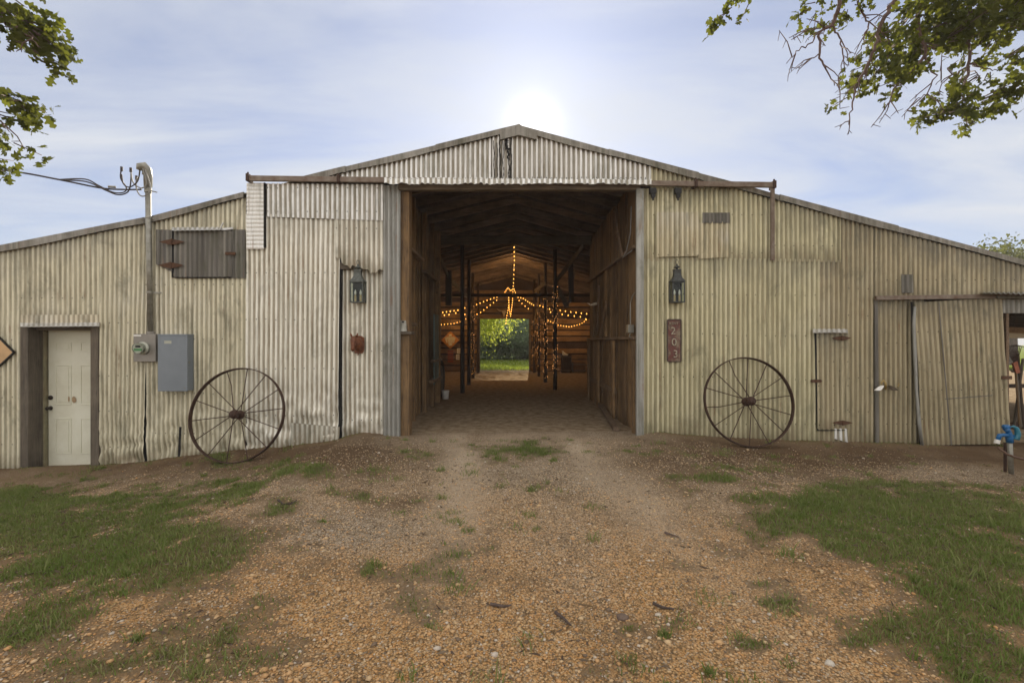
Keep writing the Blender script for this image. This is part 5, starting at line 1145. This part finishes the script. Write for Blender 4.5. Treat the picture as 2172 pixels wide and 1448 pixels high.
def oak(label, trunk, limbs, blobs, extra, hang):
    root = empty('oak_tree', label, 'tree', 'oaks whose branches hang into the view'); m_ = MB(); x_, y_ = trunk; z0_ = gz(x_, y_)
    m_.tube([(x_, y_, z0_-.2), (x_+.02, y_, z0_+.1), (x_+.05, y_, 1.5), (x_, y_+.05, 3.2), (x_+.05, y_, 5.0)], [.42,.30,.24,.22,.16], 14); m_.build('trunk', M['bark'], root, smooth=True)
    m_ = MB(); tips = []
    for pts, r0, r1, tw in limbs: branch(m_, pts, r0, r1, .03, tw, .4, tips)
    for pts, r0, r1, tw in hang: branch(m_, [W(*p) for p in pts], r0, r1, .015, tw, .26, None)
    P = []
    for (px, py, rx, ry, D, n) in blobs:
        c = W(px, py-6, D-D0); kx = .82*rx*D/F; kz = .82*ry*D/F
        cl = max(1, int(n*1.9)//9)
        for _ in range(cl):
            a = Vector((random.uniform(-1,1), random.uniform(-1,1), random.uniform(-1,1)))
            if a.length > 1: a.normalize()
            q = c+Vector((a.x*kx, a.y*.45, a.z*kz)); m_.tube([q.lerp(c, .6), q], [.005,.003], 4)
            for _2 in range(9): P.append(q+Vector((random.gauss(0,.035), random.gauss(0,.035), random.gauss(0,.035))))
    for (cx_, cy_, cz_, rr2, n) in extra:
        for _ in range(n//8):
            a = Vector((random.gauss(0,1), random.gauss(0,1), random.gauss(0,1))).normalized()*rr2*random.uniform(.3,1)**.5; a.z *= .45; q = Vector((cx_, cy_, cz_))+a
            if q.z < 4.4: continue
            for _2 in range(8): P.append(q+Vector((random.gauss(0,.06), random.gauss(0,.06), random.gauss(0,.06))))
    for t in tips:
        if t.z > 4.75:
            for _2 in range(3): P.append(t+Vector((random.gauss(0,.03), random.gauss(0,.03), random.gauss(0,.03))))
    m_.build('branches', M['twig'], root, smooth=True)
    leaves('crown', np.array([tuple(p) for p in P]), .088, M['oakleaf'], root)
    return root
oak('oak standing left of the view, its leafy twigs hanging into the upper left corner', (-6.4, -4.0),
    [([(-6.35,-4,4.2),(-5.2,-3.6,4.9),(-4.1,-3.3,4.9),(-3.5,-3.1,4.75)], .09, .012, 5), ([(-6.4,-4,3.0),(-5.2,-3.4,3.5),(-4.5,-3.1,3.65)], .07, .01, 3), ([(-6.4,-4,4.8),(-5.6,-4.2,6.0),(-4.6,-4.0,6.5)], .09, .02, 5), ([(-6.4,-4,4.8),(-7.4,-4.6,6.2),(-8,-4,6.8)], .09, .02, 5)],
    [(-20,20,60,40,3.5,100), (38,50,45,40,3.5,90), (20,88,42,18,3.5,36), (76,38,18,18,3.5,18), (-60,60,80,75,3.6,110), (-8,200,28,24,3.5,30), (25,215,16,12,3.5,12), (-14,290,22,32,3.5,30), (-60,230,60,80,3.6,70), (-90,330,50,60,3.6,50), (0,362,12,4,3.9,3)],
    [(-6.6,-4.2,6.0,2.0,700)],
    [([(-120,60,-3.0),(0,40,-3.06),(60,75,-3.06),(85,100,-3.06)], .012, .004, 2), ([(-100,180,-3.0),(0,205,-3.06),(45,215,-3.06)], .009, .003, 1), ([(-100,250,-3.0),(0,258,-3.06),(20,280,-3.06)], .009, .003, 1)])
oak('oak on the right, bare twigs and leaf clumps hanging into the upper right corner', (6.6, -3.0),
    [([(6.55,-3,3.9),(5.6,-2.7,4.9),(4.6,-2.4,5.1),(3.6,-2.2,5.2),(2.9,-2.1,5.1)], .10, .02, 6), ([(6.6,-3,4.6),(5.4,-2.4,5.8),(4.2,-2.2,6.0)], .10, .02, 6), ([(6.6,-3,4.8),(7.6,-3.5,6.1),(8,-3.2,6.8)], .09, .02, 5)],
    [(1565,10,38,16,4.4,42), (1600,-10,30,20,4.4,20), (1745,8,55,20,4.4,60), (1800,15,40,20,4.4,44), (1950,25,55,35,4.4,130), (2030,50,80,55,4.4,230), (2120,60,60,60,4.4,170), (1900,75,45,30,4.4,80), (1990,100,60,30,4.4,110), (1870,130,32,25,4.4,60), (1915,170,30,20,4.4,44), (1820,200,16,12,4.4,14), (2100,150,38,22,4.4,60), (1850,165,25,18,4.4,26), (2040,235,62,25,4.4,90), (1990,250,25,22,4.4,26), (2085,250,30,20,4.4,36), (2010,192,20,14,4.4,14), (2170,20,60,60,4.5,120), (2080,10,80,30,4.4,120), (2260,60,80,80,4.5,120)],
    [(6.4,-3.0,6.0,2.1,800), (4.3,-2.3,5.8,1.2,240)],
    [([(1800,-60,-2.2),(1780,10,-2.2),(1766,52,-2.2),(1738,68,-2.2),(1736,115,-2.2),(1752,150,-2.2),(1770,182,-2.2)], .022, .004, 6),
     ([(1738,70,-2.2),(1715,95,-2.2),(1690,110,-2.2),(1668,135,-2.2)], .008, .003, 3), ([(1766,52,-2.2),(1785,85,-2.2),(1790,125,-2.2),(1778,165,-2.2)], .009, .003, 4),
     ([(1736,115,-2.2),(1715,128,-2.2),(1688,147,-2.2)], .006, .003, 2), ([(1740,60,-2.2),(1710,66,-2.2),(1682,84,-2.2)], .006, .0025, 2),
     ([(1810,-60,-2.2),(1822,10,-2.2),(1842,50,-2.2),(1832,90,-2.2),(1812,130,-2.2)], .012, .003, 5),
     ([(1900,-80,-2.2),(1896,0,-2.2),(1870,45,-2.2),(1858,95,-2.2),(1845,130,-2.2),(1815,185,-2.2),(1805,225,-2.2),(1800,265,-2.2)], .024, .004, 9),
     ([(1960,-80,-2.2),(1945,20,-2.2),(1950,70,-2.2),(1962,120,-2.2),(1930,160,-2.2),(1895,190,-2.2),(1885,228,-2.2)], .022, .004, 8),
     ([(2040,-80,-2.2),(2060,60,-2.2),(2055,140,-2.2),(2040,190,-2.2),(2040,230,-2.2)], .022, .005, 6),
     ([(1962,120,-2.2),(1985,160,-2.2),(1970,200,-2.2),(1945,210,-2.2)], .009, .003, 5), ([(2055,140,-2.2),(2010,165,-2.2),(1985,180,-2.2)], .008, .003, 4), ([(2055,135,-2.2),(2090,145,-2.2),(2120,150,-2.2)], .008, .003, 1)])

# ------------------------------------------------------------------ trees behind
ST = np.array([(0,0,0),(.35,.3,.03),(1,0,-.05),(.35,-.3,.03)], float); SF = np.array([(0,1,2,3)])
def far_tree(name, label, group, x_, y_, h, rad, n, size, mat, seed, cz=None, sq=.8, hang=0):
    root = empty(name, label, 'tree' if 'tree' in name else 'bush', group, (x_, y_, 0)); r_ = random.Random(seed); m_ = MB()
    if cz is None: cz = h*.62
    m_.tube([(0,0,-.2), (.05,0,h*.3), (0,.05,h*.6)], [.16*h/6+.05, .11*h/6+.03, .05], 8)
    cl = []
    for _ in range(34):
        a = Vector((r_.gauss(0,1), r_.gauss(0,1), r_.gauss(0,1))).normalized()*r_.uniform(.35,1)**.6; p = Vector((a.x*rad, a.y*rad, cz+a.z*h*.42*sq)); p.z = max(.25, p.z); cl.append(p)
        m_.tube([(0,0,min(p.z, h*.35)), tuple(Vector((0,0,h*.4)).lerp(p, .5)), tuple(p)], [.05,.03,.01], 5)
    m_.build('trunk', M['bark'], root)
    P = []
    for _ in range(n):
        c = r_.choice(cl); s_ = rad*.20; P.append((c.x+r_.gauss(0,s_), c.y+r_.gauss(0,s_), max(.05, c.z+r_.gauss(0,s_*.8))))
    leaves('crown', np.array(P), size, mat, root, (ST, SF), droop=.5+hang)
    return root
far_tree('shade_tree', 'bright green broadleaf tree seen through the back doorway', None, -3.1, 22.5, 8.5, 3.6, 30000, .15, M['fieldleaf'], 3, cz=4.2, hang=.5)
B0 = far_tree('hedgerow_tree', 'hazy green bushy tree beyond the lawn, middle of the back doorway', 'trees beyond the back lawn', 1.6, 29, 5.5, 3.0, 60000, .15, M['woodleaf'], 5, cz=1.9, sq=1.0)
spots = [(-3.2,30,1.0,'hazy rounded tree beyond the lawn, left side of the back doorway'), (4.8,32,1.25,'taller hazy tree at the right edge of the back doorway'), (-8,32,1.2,'tree beyond the lawn hidden behind the left poles'), (9.5,32,1.1,'tree beyond the lawn right of the back doorway'), (-13,41,1.35,'leftmost tree beyond the lawn'), (14.5,41,1.3,'tree beyond the lawn well right of the back doorway'), (20,38,1.2,'tree beyond the lawn near the lean-to side')]
for i, (x_, y_, s_, lb) in enumerate(spots):
    c = copy_tree(B0); c.location = (x_, y_, 0); c.scale = (s_, s_, s_); c.rotation_euler = (0, 0, i*1.3); c['label'] = lb
far_tree('roadside_tree', 'dark green tree rising over the roof edge at the far right', None, 29.2, 20.0, 7.6, 2.6, 9000, .22, M['oakleaf'], 8, cz=4.9)
far_tree('low_bush', 'green bush top just showing over the roof at the far left', None, -32.5, 20.5, 7.35, 1.8, 3000, .22, M['oakleaf'], 9, cz=5.0)
# stick and stone debris on the drive
for i, (pts, lb) in enumerate((([(1385,1283),(1405,1292),(1430,1296)], 'short dark stick lying on the gravel right of centre'), ([(1178,1303),(1195,1315),(1210,1330)], 'grey flaking stick lying on the gravel near the middle'), ([(590,1062),(600,1072),(620,1070),(630,1062)], 'forked dead twig beside a weed tuft on the left'), ([(1410,1132),(1440,1142)], 'thin straight twig on the drive right of centre'), ([(1040,1285),(1070,1290),(1085,1287)], 'curved thin twig left of the stones'))):
    P_ = []
    for a, b2 in pts:
        d = F*1.37/(b2-724); xx = (a-1086)*d/F; y_ = d-D0; zz_ = gz(xx, y_); d = F*(1.37-zz_)/(b2-724); xx = (a-1086)*d/F; y_ = d-D0; P_.append((xx, y_, gz(xx, y_)+.012))
    m_ = MB(); m_.tube(P_, [.009]+[.007]*(len(P_)-2)+[.004], 6); o = m_.build('stick', M['bark'], None); tag(o, lb, 'stick')
def rock(px, py, s_, lb, mt):
    d = F*1.37/(py-724); xx = (px-1086)*d/F; y_ = d-D0; r_ = random.Random(px); bm = MB(); rr3 = []
    for (h_, q) in ((-.4,.6),(-.1,1),(.3,.9),(.55,.5),(.62,.1)):
        rr3.append([Vector((xx+s_*q*math.cos(t)*r_.uniform(.8,1.2), y_+s_*q*math.sin(t)*.8*r_.uniform(.8,1.2), gz(xx, y_)+s_*h_)) for t in [k*math.pi/4 for k in range(8)]])
    bm.rings(rr3); tag(bm.build('stone', mt, None), lb, 'stone')
rock(1320, 1310, .035, 'fist-sized brown stone on the gravel near the middle', simple('brown_stone', (.16,.11,.08), .8))
rock(1050, 1385, .018, 'pale pebble larger than the rest, bottom middle', simple('pale_stone', (.55,.47,.38), .8))
rock(1760, 1408, .022, 'flat whitish stone at the bottom right by a grass tuft', simple('white_stone', (.6,.54,.45), .8))

# ------------------------------------------------------------------ air
hz = MB(); hz.box((float(gxs[0])-1, float(gys[0])-1, -1.9), (float(gxs[-1])+1, float(gys[-1])+1, 10.5)); hm = bpy.data.materials.new('haze'); hm.use_nodes = True; ht = hm.node_tree; ht.nodes.clear()
ho = ht.nodes.new('ShaderNodeOutputMaterial'); hv = ht.nodes.new('ShaderNodeVolumePrincipled'); hv.inputs['Density'].default_value = .002; hv.inputs['Color'].default_value = (1, .97, .92, 1); ht.links.new(hv.outputs[0], ho.inputs['Volume'])
ho2 = hz.build('haze', hm); ho2['kind'] = 'stuff'
